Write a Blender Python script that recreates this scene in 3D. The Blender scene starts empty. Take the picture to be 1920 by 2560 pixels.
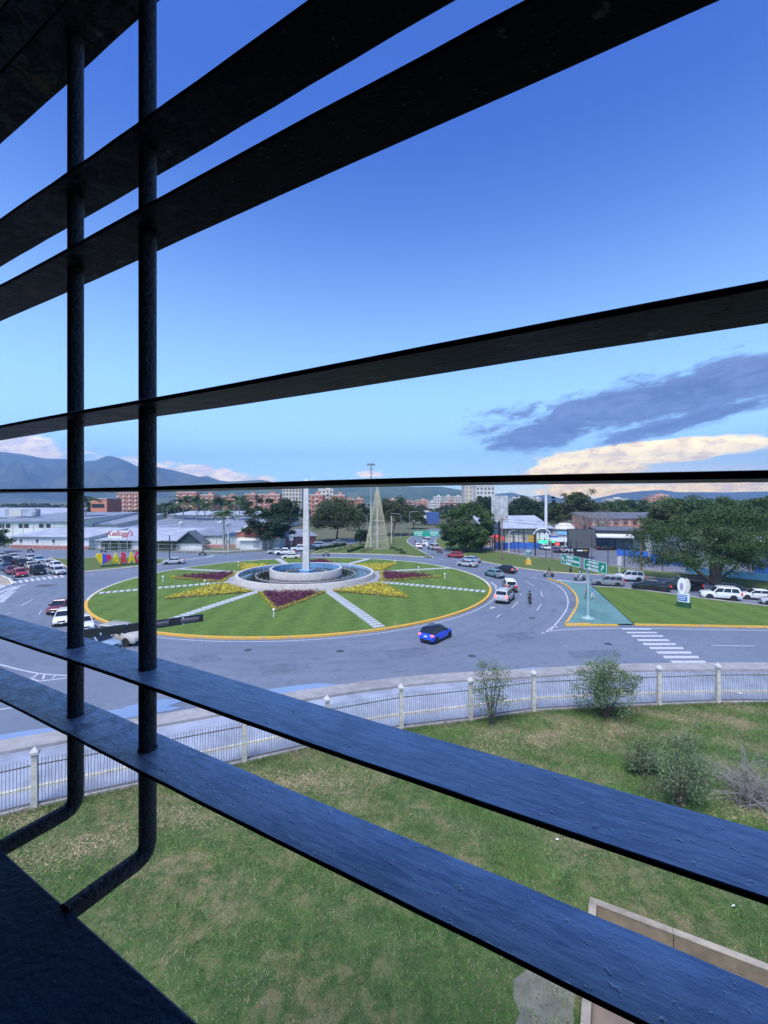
import bpy, math, random
import numpy as np
from mathutils import Vector, Matrix
random.seed(7); rng = np.random.default_rng(7)
S = bpy.context.scene; COL = S.collection
R = math.radians
# ------------------------------------------------------------------ camera
F, CX, YH, H = 1110.0, 960.0, 1250.0, 14.0
cam = bpy.data.cameras.new('camera'); cam.sensor_width = 36; cam.sensor_fit = 'AUTO'
cam.lens = F / 2560 * 36; cam.shift_y = -30 / 2560; cam.clip_start = 0.02; cam.clip_end = 60000
co = bpy.data.objects.new('camera', cam); COL.objects.link(co)
co.location = (0, 0, H); co.rotation_euler = (R(90), 0, 0); S.camera = co
# ------------------------------------------------------------------ exposure
vs = S.view_settings; vs.view_transform = 'Standard'; vs.look = 'None'; vs.exposure = .22; vs.gamma = 1; vs.use_curve_mapping = False
S.cycles.max_bounces = 6; S.cycles.transparent_max_bounces = 12; S.cycles.volume_bounces = 0
S.cycles.use_denoising = True
# ------------------------------------------------------------------ sky
SUN_EL, SUN_AZ = R(60), R(205)          # azimuth clockwise from +Y: behind the camera, a little to the left
w = bpy.data.worlds.new('World'); S.world = w; w.use_nodes = True
w.cycles.sampling_method = 'MANUAL'; w.cycles.sample_map_resolution = 256
NT = w.node_tree; NT.nodes.clear()
class G:                                # tiny node-graph helper
    def __init__(s, tree): s.t = tree
    def n(s, typ, **kw):
        nd = s.t.nodes.new(typ)
        for k, v in kw.items(): setattr(nd, k, v)
        return nd
    def l(s, a, b): s.t.links.new(a, b)
    def put(s, sock, v):
        if hasattr(v, 'node'): s.l(v, sock)
        elif v is not None: sock.default_value = v
    def m(s, op, a, b=None, c=None, clamp=False):
        nd = s.n('ShaderNodeMath', operation=op, use_clamp=clamp)
        for i, v in enumerate((a, b, c)): s.put(nd.inputs[i], v)
        return nd.outputs[0]
    def mix(s, f, a, b, blend='MIX'):
        nd = s.n('ShaderNodeMix', data_type='RGBA', blend_type=blend)
        s.put(nd.inputs[0], f)
        for i, v in ((6, a), (7, b)):
            if isinstance(v, (tuple, list)): v = (v[0], v[1], v[2], 1)
            s.put(nd.inputs[i], v)
        return nd.outputs[2]
    def ramp(s, f, stops, interp='LINEAR'):
        nd = s.n('ShaderNodeValToRGB'); cr = nd.color_ramp; cr.interpolation = interp
        while len(cr.elements) < len(stops): cr.elements.new(.5)
        for e, (p, c) in zip(cr.elements, stops):
            e.position = p; e.color = (*((c, c, c) if isinstance(c, (int, float)) else c), 1)
        s.put(nd.inputs[0], f); return nd.outputs[0]
    def noise(s, vec, scale, detail=4, rough=.55, dist=0., dim='3D'):
        nd = s.n('ShaderNodeTexNoise'); nd.noise_dimensions = dim
        if vec is not None: s.l(vec, nd.inputs['Vector'])
        nd.inputs['Scale'].default_value = scale; nd.inputs['Detail'].default_value = detail
        nd.inputs['Roughness'].default_value = rough; nd.inputs['Distortion'].default_value = dist
        return nd.outputs['Fac']
    def smooth(s, v, a, b):
        nd = s.n('ShaderNodeMapRange', interpolation_type='SMOOTHSTEP'); s.put(nd.inputs[0], v)
        nd.inputs[1].default_value = a; nd.inputs[2].default_value = b; return nd.outputs[0]
SKY_STR = 0.10
HAZE = 2.1e-4
SKY_TINT = (.38, .85, 2.1)
def K(*c): return tuple(x / SKY_STR for x in c)
SKY_HOR = K(1.08, 1.85, 1.95)
def build_sky():
    g = G(NT)
    sky = g.n('ShaderNodeTexSky', sky_type='NISHITA', sun_disc=False)
    sky.sun_elevation = SUN_EL; sky.sun_rotation = SUN_AZ; sky.altitude = 400
    sky.air_density = 1.0; sky.dust_density = 0.6; sky.ozone_density = 2.5
    tc = g.n('ShaderNodeTexCoord'); v = tc.outputs['Generated']
    sp = g.n('ShaderNodeSeparateXYZ'); g.l(v, sp.inputs[0]); X, Y, Z = sp.outputs
    az = g.m('ARCTAN2', X, Y)                       # 0 = +Y, right positive
    el = g.m('ARCSINE', Z)
    base = g.mix(1.0, sky.outputs[0], SKY_TINT, 'MULTIPLY')
    hz = g.m('POWER', g.m('DIVIDE', g.m('SUBTRACT', .76, el), .78, clamp=True), 2.3)                    # pale haze band all round the horizon
    base = g.mix(g.m('MULTIPLY', hz, .95), base, SKY_HOR)
    cv = g.n('ShaderNodeCombineXYZ'); g.l(az, cv.inputs[0]); g.l(g.m('MULTIPLY', g.m('SUBTRACT', el, g.m('MULTIPLY', az, .12)), 2.6), cv.inputs[1]); vv = cv.outputs[0]
    def band(cx, cy, hw, hh, slope):
        """soft ellipse mask in azimuth/elevation, sloping"""
        dx = g.m('SUBTRACT', az, cx); dy = g.m('SUBTRACT', g.m('SUBTRACT', el, cy), g.m('MULTIPLY', dx, slope))
        a = g.m('DIVIDE', dx, hw); b = g.m('DIVIDE', dy, hh)
        return g.m('SUBTRACT', 1.0, g.m('SQRT', g.m('ADD', g.m('MULTIPLY', a, a), g.m('MULTIPLY', b, b))))
    warm = g.smooth(g.m('SUBTRACT', 1.0, g.m('ABSOLUTE', g.m('DIVIDE', g.m('SUBTRACT', az, .75), .75))), 0, .8)
    warm = g.m('MULTIPLY', warm, g.smooth(el, .10, .0))
    base = g.mix(g.m('MULTIPLY', warm, .8), base, K(2.6, 1.95, 1.05))
    n1 = g.noise(vv, 7, 8, .64, .5); n2 = g.noise(vv, 30, 6, .66, .3)
    nn = g.m('ADD', g.m('MULTIPLY', g.m('SUBTRACT', n1, .5), 3.0), g.m('MULTIPLY', g.m('SUBTRACT', n2, .5), 1.5))
    # cream sunlit bank low on the right
    c1 = g.m('ADD', g.m('MAXIMUM', band(.55, .092, .21, .026, .04), g.m('MAXIMUM', band(.42, .066, .13, .046, .05), band(.66, .018, .40, .016, 0))), g.m('MULTIPLY', nn, .34))
    f1 = g.smooth(c1, .06, .26)
    colc = g.mix(g.smooth(el, .02, .085), K(3.3, 2.3, .58), K(3.6, 2.8, 1.0))
    colc = g.mix(g.m('MULTIPLY', g.smooth(g.m('ADD', g.m('MULTIPLY', n2, .6), g.m('MULTIPLY', n1, .4)), .43, .60), .85), colc, K(2.0, 1.42, .58))
    base = g.mix(f1, base, colc)
    # small cumulus strung along the ridge
    n4 = g.noise(vv, 17, 7, .6, .25)
    cm = g.m('MAXIMUM', band(-.70, .090, .14, .030, -.05), g.m('MAXIMUM', band(-.38, .050, .17, .024, -.13), g.m('MAXIMUM', band(-.12, .030, .10, .016, 0), band(-.03, .058, .035, .010, 0))))
    c2 = g.m('ADD', cm, g.m('MULTIPLY', g.m('SUBTRACT', n4, .5), 2.6))
    f2 = g.m('MULTIPLY', g.smooth(c2, .02, .42), g.smooth(cm, -.30, .10))
    colk = g.mix(g.smooth(n2, .40, .62), K(2.7, 2.1, 1.35), K(1.5, 1.3, 1.2))
    base = g.mix(g.m('MULTIPLY', f2, .88), base, colk)
    # slate-blue cloud bank above it
    d1 = g.m('MAXIMUM', band(.57, .192, .40, .058, .11), g.m('MAXIMUM', band(.36, .140, .17, .040, .12), band(.62, .150, .22, .020, .20)))
    c3 = g.m('ADD', d1, g.m('MULTIPLY', nn, .66))
    f3 = g.smooth(c3, .0, .50)
    cold = g.mix(g.smooth(g.m('ADD', g.m('MULTIPLY', n1, .5), g.m('MULTIPLY', n2, .5)), .36, .62), K(.06, .085, .22), K(.20, .26, .50))
    base = g.mix(g.m('MULTIPLY', f3, .93), base, cold)
    bg = g.n('ShaderNodeBackground'); g.l(base, bg.inputs[0]); bg.inputs[1].default_value = SKY_STR
    out = g.n('ShaderNodeOutputWorld'); g.l(bg.outputs[0], out.inputs[0])
build_sky()
# ------------------------------------------------------------------ sun
sl = bpy.data.lights.new('sun', 'SUN'); sl.energy = 4.6; sl.angle = R(24); sl.color = (1.0, .97, .92)
so = bpy.data.objects.new('sun', sl); COL.objects.link(so)
so.rotation_euler = Vector((-math.sin(SUN_AZ) * math.cos(SUN_EL), -math.cos(SUN_AZ) * math.cos(SUN_EL), -math.sin(SUN_EL))).to_track_quat('-Z', 'Y').to_euler()
# ------------------------------------------------------------------ projection helpers (photo pixel -> place on the ground)
def at(px, py, z=0.0):
    d = F * (H - z) / (py - YH); return Vector(((px - CX) / F * d, d, z))
def atd(px, py, d):
    return Vector(((px - CX) / F * d, d, H - (py - YH) / F * d))
def zone(ox, oy, s): return lambda x, y: (ox + x / s, oy + y / s)
R1, R2, R3, R4 = zone(0, 1060, 2.592), zone(500, 1060, 2.592), zone(1060, 1100, 3.77), zone(1380, 1160, 3.072)
R5, R6, R7 = zone(0, 1500, 2.37), zone(700, 1560, 2.676), zone(1300, 1560, 2.676)
Q2, Q3, Q4 = zone(0, 1200, 5.184), zone(200, 1200, 5.184), zone(480, 1200, 5.184)
Q5, Q6, Q7, Q8 = zone(780, 1150, 4.879), zone(1000, 1200, 5.184), zone(1200, 1200, 4.608), zone(1560, 1200, 4.608)
# ------------------------------------------------------------------ mesh helpers
class MB:
    def __init__(s, o=(0, 0, 0)): s.v = []; s.f = []; s.o = Vector(o); s.sm = False
    def add(s, vs, fs):
        b = len(s.v); s.v += [tuple(Vector(p) - s.o) for p in vs]; s.f += [tuple(b + i for i in f) for f in fs]; return s
    def box(s, c, d, rz=0.0, M=None):
        cx, cy, cz = c; x, y, z = d[0] / 2, d[1] / 2, d[2] / 2; ca, sa = math.cos(rz), math.sin(rz)
        P = []
        for k in (-z, z):
            for a, b in ((-x, -y), (x, -y), (x, y), (-x, y)):
                P.append(Vector((cx + a * ca - b * sa, cy + a * sa + b * ca, cz + k)))
        if M is not None: P = [M @ p for p in P]
        return s.add(P, [(3, 2, 1, 0), (4, 5, 6, 7), (0, 1, 5, 4), (1, 2, 6, 5), (2, 3, 7, 6), (3, 0, 4, 7)])
    def hexa(s, b, t):                  # 4 bottom points, 4 top points
        return s.add(list(b) + list(t), [(3, 2, 1, 0), (4, 5, 6, 7), (0, 1, 5, 4), (1, 2, 6, 5), (2, 3, 7, 6), (3, 0, 4, 7)])
    def prism(s, poly, z0, z1):
        n = len(poly); P = [(p[0], p[1], z0) for p in poly] + [(p[0], p[1], z1) for p in poly]
        return s.add(P, [tuple(range(n - 1, -1, -1)), tuple(range(n, 2 * n))] + [(i, (i + 1) % n, n + (i + 1) % n, n + i) for i in range(n)])
    def sheet(s, poly, z):
        return s.add([(p[0], p[1], z) for p in poly], [tuple(range(len(poly)))])
    def quad(s, a, b, c, d): return s.add([a, b, c, d], [(0, 1, 2, 3)])
    def tube(s, pts, r, n=8, cap=True):
        pts = [Vector(p) for p in pts]; rs = r if isinstance(r, (list, tuple)) else [r] * len(pts); V = []; ref = None
        for i, p in enumerate(pts):
            d = (pts[min(i + 1, len(pts) - 1)] - pts[max(i - 1, 0)]).normalized()
            if ref is None: ref = Vector((0, 0, 1)) if abs(d.z) < .9 else Vector((1, 0, 0))
            a = d.cross(ref).normalized(); b = d.cross(a).normalized(); ref = -b if (-b).dot(ref) > 0 else b
            for k in range(n):
                t = 2 * math.pi * k / n; V.append(p + (a * math.cos(t) + b * math.sin(t)) * rs[i])
        Fs = []
        for i in range(len(pts) - 1):
            for k in range(n): Fs.append((i * n + k, i * n + (k + 1) % n, (i + 1) * n + (k + 1) % n, (i + 1) * n + k))
        if cap: Fs += [tuple(range(n - 1, -1, -1)), tuple(range((len(pts) - 1) * n, len(pts) * n))]
        return s.add(V, Fs)
    def lathe(s, prof, n=24, c=(0, 0, 0), cap=True, axis='z'):
        V = []
        for r, z in prof:
            for k in range(n):
                t = 2 * math.pi * k / n; a, b = r * math.cos(t), r * math.sin(t)
                V.append((c[0] + a, c[1] + b, c[2] + z) if axis == 'z' else ((c[0] + a, c[1] + z, c[2] + b) if axis == 'y' else (c[0] + z, c[1] + a, c[2] + b)))
        Fs = [(i * n + k, i * n + (k + 1) % n, (i + 1) * n + (k + 1) % n, (i + 1) * n + k) for i in range(len(prof) - 1) for k in range(n)]
        if cap: Fs += [tuple(range(n - 1, -1, -1)), tuple(range((len(prof) - 1) * n, len(prof) * n))]
        return s.add(V, Fs)
    def ball(s, c, r, n=10, m=6):
        rr = r if isinstance(r, (tuple, list)) else (r, r, r); V = []; Fs = []
        for i in range(m + 1):
            p = math.pi * i / m
            for k in range(n):
                t = 2 * math.pi * k / n; V.append((c[0] + rr[0] * math.sin(p) * math.cos(t), c[1] + rr[1] * math.sin(p) * math.sin(t), c[2] - rr[2] * math.cos(p)))
        for i in range(m):
            for k in range(n): Fs.append((i * n + k, i * n + (k + 1) % n, (i + 1) * n + (k + 1) % n, (i + 1) * n + k))
        return s.add(V, Fs)
    def loft(s, secs, closed=True, cap=True):
        n = len(secs[0]); V = [p for q in secs for p in q]; Fs = []
        for i in range(len(secs) - 1):
            for k in range(n if closed else n - 1): Fs.append((i * n + k, i * n + (k + 1) % n, (i + 1) * n + (k + 1) % n, (i + 1) * n + k))
        if cap: Fs += [tuple(range(n - 1, -1, -1)), tuple(range((len(secs) - 1) * n, len(secs) * n))]
        return s.add(V, Fs)
    def mesh(s, name, m=None, smooth=None):
        me = bpy.data.meshes.new(name); me.from_pydata(s.v, [], s.f); me.update()
        if m is not None: me.materials.append(m)
        if smooth: me.polygons.foreach_set('use_smooth', [True] * len(me.polygons)); me.set_sharp_from_angle(angle=R(smooth))
        return me
    def build(s, name, m, parent=None, smooth=None, rot=None):
        return link(name, s.mesh(name, m, smooth), parent)
def link(name, me, parent=None, loc=None, rz=None):
    o = bpy.data.objects.new(name, me); COL.objects.link(o)
    if parent is not None: o.parent = parent
    if loc is not None: o.location = loc
    if rz is not None: o.rotation_euler = (0, 0, rz)
    return o
def tag(o, label=None, cat=None, group=None, kind=None):
    for k, v in (('label', label), ('category', cat), ('group', group), ('kind', kind)):
        if v: o[k] = v
    return o
def thing(name, label, cat, loc=(0, 0, 0), rz=0.0, group=None):
    o = bpy.data.objects.new(name, None); COL.objects.link(o); o.empty_display_size = .3
    o.location = loc; o.rotation_euler = (0, 0, rz); return tag(o, label, cat, group)
def struct(name, mb, m, z=None): return tag(mb.build(name, m), kind='structure')
def fastmesh(name, V, Q, m):
    """V (n,3) float, Q (k,4) int -> quad mesh"""
    me = bpy.data.meshes.new(name); me.vertices.add(len(V)); me.vertices.foreach_set('co', np.asarray(V, np.float32).ravel())
    k = len(Q); q = Q.shape[1]; me.loops.add(k * q); me.loops.foreach_set('vertex_index', np.asarray(Q, np.int32).ravel())
    me.polygons.add(k); me.polygons.foreach_set('loop_start', np.arange(0, k * q, q, dtype=np.int32))
    me.update(calc_edges=True); me.materials.append(m); return me
# ------------------------------------------------------------------ materials
MATS = {}
def mat(name, col, rough=.6, var=.12, scale=6.0, metal=0.0, bump=0.0, bscale=None, spec=.5, emit=None, es=1.0, island=0.0, coat=0.0):
    if name in MATS: return MATS[name]
    m = bpy.data.materials.new(name); m.use_nodes = True; g = G(m.node_tree); b = g.t.nodes['Principled BSDF']
    tc = g.n('ShaderNodeTexCoord').outputs['Object']
    c = (*col, 1); out = None
    if var > 0:
        nz = g.noise(tc, scale, 5, .6); nz2 = g.noise(tc, scale * .17, 3, .5)
        f = g.m('ADD', g.m('MULTIPLY', nz, .6), g.m('MULTIPLY', nz2, .4))
        f = g.smooth(f, .3, .7)
        out = g.mix(f, [x * (1 - var) for x in col], [min(1, x * (1 + var)) for x in col])
    if island > 0:
        ge = g.n('ShaderNodeNewGeometry'); hs = g.n('ShaderNodeHueSaturation')
        g.l(g.m('ADD', g.m('MULTIPLY', ge.outputs['Random Per Island'], island * 2), 1 - island), hs.inputs['Value'])
        g.l(g.m('ADD', g.m('MULTIPLY', ge.outputs['Random Per Island'], .04), .48), hs.inputs['Hue'])
        g.put(hs.inputs['Color'], out if out is not None else c); out = hs.outputs[0]
    g.put(b.inputs['Base Color'], out if out is not None else c)
    b.inputs['Roughness'].default_value = rough; b.inputs['Metallic'].default_value = metal
    b.inputs['Specular IOR Level'].default_value = spec
    if coat: b.inputs['Coat Weight'].default_value = coat; b.inputs['Coat Roughness'].default_value = .08
    if emit: b.inputs['Emission Color'].default_value = (*emit, 1); b.inputs['Emission Strength'].default_value = es
    if bump:
        bp = g.n('ShaderNodeBump'); bp.inputs['Strength'].default_value = bump; bp.inputs['Distance'].default_value = .02
        g.l(g.noise(tc, bscale or scale * 4, 5, .6), bp.inputs['Height']); g.l(bp.outputs[0], b.inputs['Normal'])
    MATS[name] = m; return m
def custom(name, fn, rough=.7, spec=.5):
    m = bpy.data.materials.new(name); m.use_nodes = True; g = G(m.node_tree); b = g.t.nodes['Principled BSDF']
    b.inputs['Roughness'].default_value = rough; b.inputs['Specular IOR Level'].default_value = spec
    tc = g.n('ShaderNodeTexCoord').outputs['Object']; fn(g, b, tc); MATS[name] = m; return m
def bump(g, b, h, strength, dist=.02):
    bp = g.n('ShaderNodeBump'); bp.inputs['Strength'].default_value = strength; bp.inputs['Distance'].default_value = dist
    g.l(h, bp.inputs['Height']); g.l(bp.outputs[0], b.inputs['Normal'])
def _asphalt(g, b, tc):
    big = g.noise(tc, .11, 4, .55); mid = g.noise(tc, .9, 5, .6); fine = g.noise(tc, 26, 3, .7)
    c = g.mix(g.smooth(big, .30, .70), (.120, .150, .195), (.155, .185, .235))
    c = g.mix(g.m('MULTIPLY', g.smooth(mid, .5, .75), .25), c, (.105, .12, .145))
    c = g.mix(g.m('MULTIPLY', g.smooth(fine, .4, .75), .30), c, (.23, .25, .29))
    vo = g.n('ShaderNodeTexVoronoi', feature='DISTANCE_TO_EDGE'); vo.inputs['Scale'].default_value = .55
    wv = g.n('ShaderNodeVectorMath', operation='ADD'); nz = g.n('ShaderNodeTexNoise'); nz.inputs['Scale'].default_value = 1.6; nz.inputs['Detail'].default_value = 5
    g.l(tc, nz.inputs['Vector']); g.l(tc, wv.inputs[0]); g.l(nz.outputs['Color'], wv.inputs[1]); g.l(wv.outputs[0], vo.inputs['Vector'])
    crack = g.m('MULTIPLY', g.smooth(vo.outputs['Distance'], .018, .0), g.smooth(big, .40, .55))
    c = g.mix(g.m('MULTIPLY', crack, .5), c, (.05, .05, .06))
    dv = g.n('ShaderNodeVectorMath', operation='DISTANCE'); g.l(tc, dv.inputs[0]); dv.inputs[1].default_value = (-13.6, 75.6, 0)
    rr = dv.outputs['Value']; wob = g.m('ADD', rr, g.m('MULTIPLY', g.m('SUBTRACT', big, .5), 7.0))
    tr = g.m('MULTIPLY', g.smooth(g.m('SINE', g.m('MULTIPLY', wob, 3.3)), .2, .9), g.m('MULTIPLY', g.smooth(rr, 31.5, 33), g.smooth(rr, 44, 41)))
    c = g.mix(g.m('MULTIPLY', g.m('MULTIPLY', tr, g.smooth(mid, .35, .65)), .38), c, (.085, .10, .125))   # tyre-worn tracks round the island
    oil = g.smooth(g.noise(tc, .5, 3, .5, 1.2), .66, .76); c = g.mix(g.m('MULTIPLY', oil, .65), c, (.07, .08, .10))
    g.put(b.inputs['Base Color'], c)
    g.put(b.inputs['Roughness'], g.m('SUBTRACT', .72, g.m('MULTIPLY', g.smooth(mid, .5, .75), .32)))
    bump(g, b, fine, .25, .01)
def _lawn(dry, hue, stripes=False):
    def fn(g, b, tc):
        big = g.noise(tc, .16, 5, .6, .4); mid = g.noise(tc, 1.3, 6, .65, .5); fine = g.noise(tc, 19, 6, .8); mot = g.noise(tc, 4.0, 5, .7)
        c = g.mix(g.smooth(mid, .35, .65), hue[0], hue[1])
        c = g.mix(g.m('MULTIPLY', g.smooth(mot, .42, .62), .55), c, hue[2])
        if stripes:
            wv = g.n('ShaderNodeTexWave', wave_type='BANDS', bands_direction='X'); wv.inputs['Scale'].default_value = .09; wv.inputs['Distortion'].default_value = .6
            g.l(tc, wv.inputs['Vector']); c = g.mix(g.m('MULTIPLY', wv.outputs['Fac'], .22), c, [x * 1.5 for x in hue[1]])
        d = g.m('ADD', g.m('MULTIPLY', big, .55), g.m('MULTIPLY', mid, .45))
        c = g.mix(g.m('MULTIPLY', g.smooth(d, .62 - dry, .80 - dry), .9), c, (.36, .27, .16))
        c = g.mix(g.m('MULTIPLY', g.smooth(fine, .40, .68), .62), c, [x * .45 for x in hue[0]])
        g.put(b.inputs['Base Color'], c); bump(g, b, g.m('ADD', fine, g.m('MULTIPLY', mot, .8)), .9, .08)
    return fn
def _grillepaint(g, b, tc):
    mp = g.n('ShaderNodeMapping'); g.l(tc, mp.inputs[0]); mp.inputs['Scale'].default_value = (6, 34, 30)
    st = g.noise(mp.outputs[0], 3.0, 5, .65); dots = g.noise(tc, 95, 3, .5); dirt = g.noise(tc, 7, 6, .7, .6); lump = g.noise(tc, 300, 2, .5)
    sp = g.n('ShaderNodeSeparateXYZ'); g.l(tc, sp.inputs[0])
    left = g.smooth(sp.outputs[0], .45, 1.25)           # more weathering toward the far end
    c = g.mix(g.smooth(st, .3, .7), (.003, .004, .009), (.006, .007, .013))  # sides and undersides blackened: their shade is put into the colour
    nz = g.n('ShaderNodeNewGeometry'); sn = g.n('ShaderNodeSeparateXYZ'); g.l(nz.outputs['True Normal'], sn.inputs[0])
    toplit = g.mix(g.smooth(g.m('ADD', g.m('MULTIPLY', st, .55), g.m('MULTIPLY', dirt, .45)), .36, .62), (.34, .385, .46), (.72, .75, .80))
    c = g.mix(g.smooth(sn.outputs[2], .6, .9), c, toplit)      # skylight on upward faces put into the colour, mixed with pale dust
    rust = g.m('MULTIPLY', g.smooth(dirt, .56, .70), left)
    c = g.mix(g.m('MULTIPLY', g.m('MULTIPLY', g.smooth(g.noise(tc, 22, 6, .75, .8), .46, .58), left), .75), c, (.045, .055, .075))   # peeling, grimy skin
    c = g.mix(g.m('MULTIPLY', rust, .85), c, (.13, .075, .045))
    c = g.mix(g.m('MULTIPLY', g.smooth(g.noise(tc, 13, 6, .7), .60, .72), .35), c, (.30, .33, .36))
    mp2 = g.n('ShaderNodeMapping'); g.l(tc, mp2.inputs[0]); mp2.inputs['Scale'].default_value = (1.6, 40, 30)
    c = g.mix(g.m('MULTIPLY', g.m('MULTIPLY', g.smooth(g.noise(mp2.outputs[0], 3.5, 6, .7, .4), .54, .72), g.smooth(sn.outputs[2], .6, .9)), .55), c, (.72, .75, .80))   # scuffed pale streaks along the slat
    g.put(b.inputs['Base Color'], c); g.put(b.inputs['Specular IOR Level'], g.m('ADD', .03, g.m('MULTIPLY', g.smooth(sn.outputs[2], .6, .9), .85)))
    g.put(b.inputs['Roughness'], g.m('ADD', .17, g.m('MULTIPLY', g.m('ADD', g.m('MULTIPLY', dirt, .5), st), .22)))
    h = g.m('ADD', g.m('ADD', g.m('MULTIPLY', st, .5), g.m('MULTIPLY', g.smooth(dots, .62, .78), .9)), g.m('ADD', g.m('MULTIPLY', lump, .15), g.m('MULTIPLY', g.m('MULTIPLY', g.m('ADD', dirt, g.noise(tc, 22, 6, .75, .8)), left), 2.6)))
    bump(g, b, h, .55, .0035)
ASPH = custom('asphalt', _asphalt)
YARD = custom('yard_grass', _lawn(.150, ((.060, .125, .036), (.105, .205, .042), (.160, .200, .075))), .9, .2)
TURF = custom('island_turf', _lawn(.035, ((.082, .145, .028), (.130, .220, .040), (.135, .195, .050)), True), .9, .2)
VERGE = custom('verge_grass', _lawn(.02, ((.085, .135, .035), (.130, .185, .048), (.160, .180, .070))), .9, .2)
PLAIN = custom('plain_ground', _lawn(.10, ((.10, .12, .06), (.14, .15, .08), (.17, .16, .11))), .9, .2)
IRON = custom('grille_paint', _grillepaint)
IRONB = mat('bar_paint', (.034, .040, .056), .42, .55, 26, bump=.9, bscale=120, spec=.55)
CONC = mat('concrete', (.29, .28, .275), .85, .22, 1.5, bump=.3)
CONCD = mat('stained_concrete', (.33, .31, .28), .85, .35, 2.2, bump=.4)
POSTC = mat('post_concrete', (.56, .52, .45), .85, .30, 3.0, bump=.4)
def _kerb(g, b, tc):
    n1 = g.noise(tc, 1.1, 6, .7); n2 = g.noise(tc, 5, 5, .7)
    c = g.mix(g.smooth(n2, .35, .65), (.58, .31, .035), (.74, .43, .06)); c = g.mix(g.m('MULTIPLY', g.smooth(n1, .53, .66), .75), c, (.40, .34, .26)); g.put(b.inputs['Base Color'], c); bump(g, b, n2, .4)
YEL = custom('kerb_yellow', _kerb, .75)
PALEK = mat('kerb_pale', (.56, .50, .40), .8, .25, 2.5, bump=.3)
def _wp(g, b, tc):
    n1 = g.noise(tc, 2.2, 6, .75); g.put(b.inputs['Base Color'], g.mix(g.smooth(n1, .50, .68), (.50, .51, .54), (.24, .26, .30)))
WPAINT = custom('road_white', _wp, .7)
WORN = mat('worn_white', (.40, .42, .46), .6, .30, 1.2)
TEAL = mat('teal_paving', (.11, .225, .21), .7, .18, .8, bump=.2)
WHITE = mat('white_wall', (.66, .66, .64), .75, .12, .5)
METALG = mat('grey_steel', (.36, .38, .40), .45, .12, 3, metal=.5)
BLACK = mat('black_metal', (.020, .022, .026), .5, .2, 5)
BARK = mat('bark', (.12, .095, .075), .9, .3, 3, bump=.7)
BARKP = mat('pale_bark', (.30, .27, .23), .9, .25, 3, bump=.5)
LINE_Z = .012
# ------------------------------------------------------------------ ground, roads
GR = MB(); GR.sheet([(-40000, -40000), (40000, -40000), (40000, 40000), (-40000, 40000)], -.02)
struct('ground', GR, PLAIN)
def P(*px): return [at(x, y) for x, y in px]
def fan(mb, poly, z):               # triangulated outline (poly may be concave)
    from mathutils.geometry import tessellate_polygon
    V = [Vector((p[0], p[1], 0)) for p in poly]
    mb.add([(p.x, p.y, z) for p in V], [t for t in tessellate_polygon([V])]); return mb
def offset(path, d, closed=False):
    """shift an open/closed path sideways by d (left positive)"""
    out = []; n = len(path)
    for i in range(n):
        a = path[(i - 1) % n] if closed or i > 0 else path[i]; b = path[(i + 1) % n] if closed or i < n - 1 else path[i]
        t = Vector((b[0] - a[0], b[1] - a[1])).normalized(); out.append(Vector((path[i][0] - t.y * d, path[i][1] + t.x * d)))
    return out
def smoothpath(path, k=3, closed=False):
    p = [Vector((q[0], q[1])) for q in path]
    for _ in range(k):
        n = len(p); q = [] if closed else [p[0]]
        for i in range(n if closed else n - 1):
            a, b = p[i], p[(i + 1) % n]; q += [a * .75 + b * .25, a * .25 + b * .75]
        if not closed: q.append(p[-1])
        p = q
    return p
def ribbon(mb, path, w0, w1, z, zt=None):
    """strip between side offsets w0..w1; with zt a solid of height zt-z"""
    A, B = offset(path, w0), offset(path, w1)
    for i in range(len(path) - 1):
        a, b, c, d = A[i], A[i + 1], B[i + 1], B[i]
        if zt is None: mb.quad((a.x, a.y, z), (b.x, b.y, z), (c.x, c.y, z), (d.x, d.y, z))
        else: mb.hexa([(q.x, q.y, z) for q in (a, b, c, d)], [(q.x, q.y, zt) for q in (a, b, c, d)])
    return mb
near_kerb = [at(-700, 1950), at(-320, 1903)] + P((0, 1858), (164, 1829), (400, 1791), (700, 1739), (887, 1711), (1074, 1689), (1320, 1677), (1449, 1668), (1599, 1662), (1920, 1660), (2300, 1662))
near_s = smoothpath(near_kerb, 2)
fence_px = [(-260, 2105), (87, 2018), (611, 1905), (818, 1858), (1003, 1821.6), (1176.5, 1801), (1334, 1778), (1492, 1769), (1647.5, 1763), (1795, 1757), (1960, 1756), (2130, 1757)]
fence_pts = [at(*p) for p in fence_px]
# asphalt of the roundabout and its arms
road = [Vector((p.x, p.y)) for p in near_s]
far_edge = P((2300, 1560), (2000, 1515), (1920, 1500)) + P(*[R4(1400, 930), R4(1060, 900), R4(700, 872), R4(430, 858), R4(200, 848), R4(0, 835)]) + \
    P(*[Q6(1659, 1165), Q6(1300, 1108), Q6(1000, 1048), Q6(850, 995), Q6(640, 925), Q6(520, 880), Q6(462, 835), Q6(455, 805), Q6(475, 765), Q6(520, 725)]) + \
    P((1108, 1330), (1140, 1322), (1075, 1322), (1040, 1334), (1024, 1343), *[Q6(95, 790), Q6(110, 830), Q6(200, 890), Q6(330, 968), Q6(450, 1022)]) + \
    P(*[Q5(1500, 1198), Q5(1300, 1188), Q5(900, 1162), Q5(500, 1150), Q5(230, 1147), Q5(0, 1152)]) + \
    P((760, 1389), (748, 1384), (790, 1374), (880, 1360), (905, 1352), (880, 1346), (770, 1362), (690, 1376), (560, 1384), (330, 1379), (150, 1372), (0, 1367), (-500, 1352), (-1200, 1400), (-1200, 1800))
road += [Vector((p.x, p.y)) for p in far_edge]
struct('road', fan(MB(), road, 0), ASPH)
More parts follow.
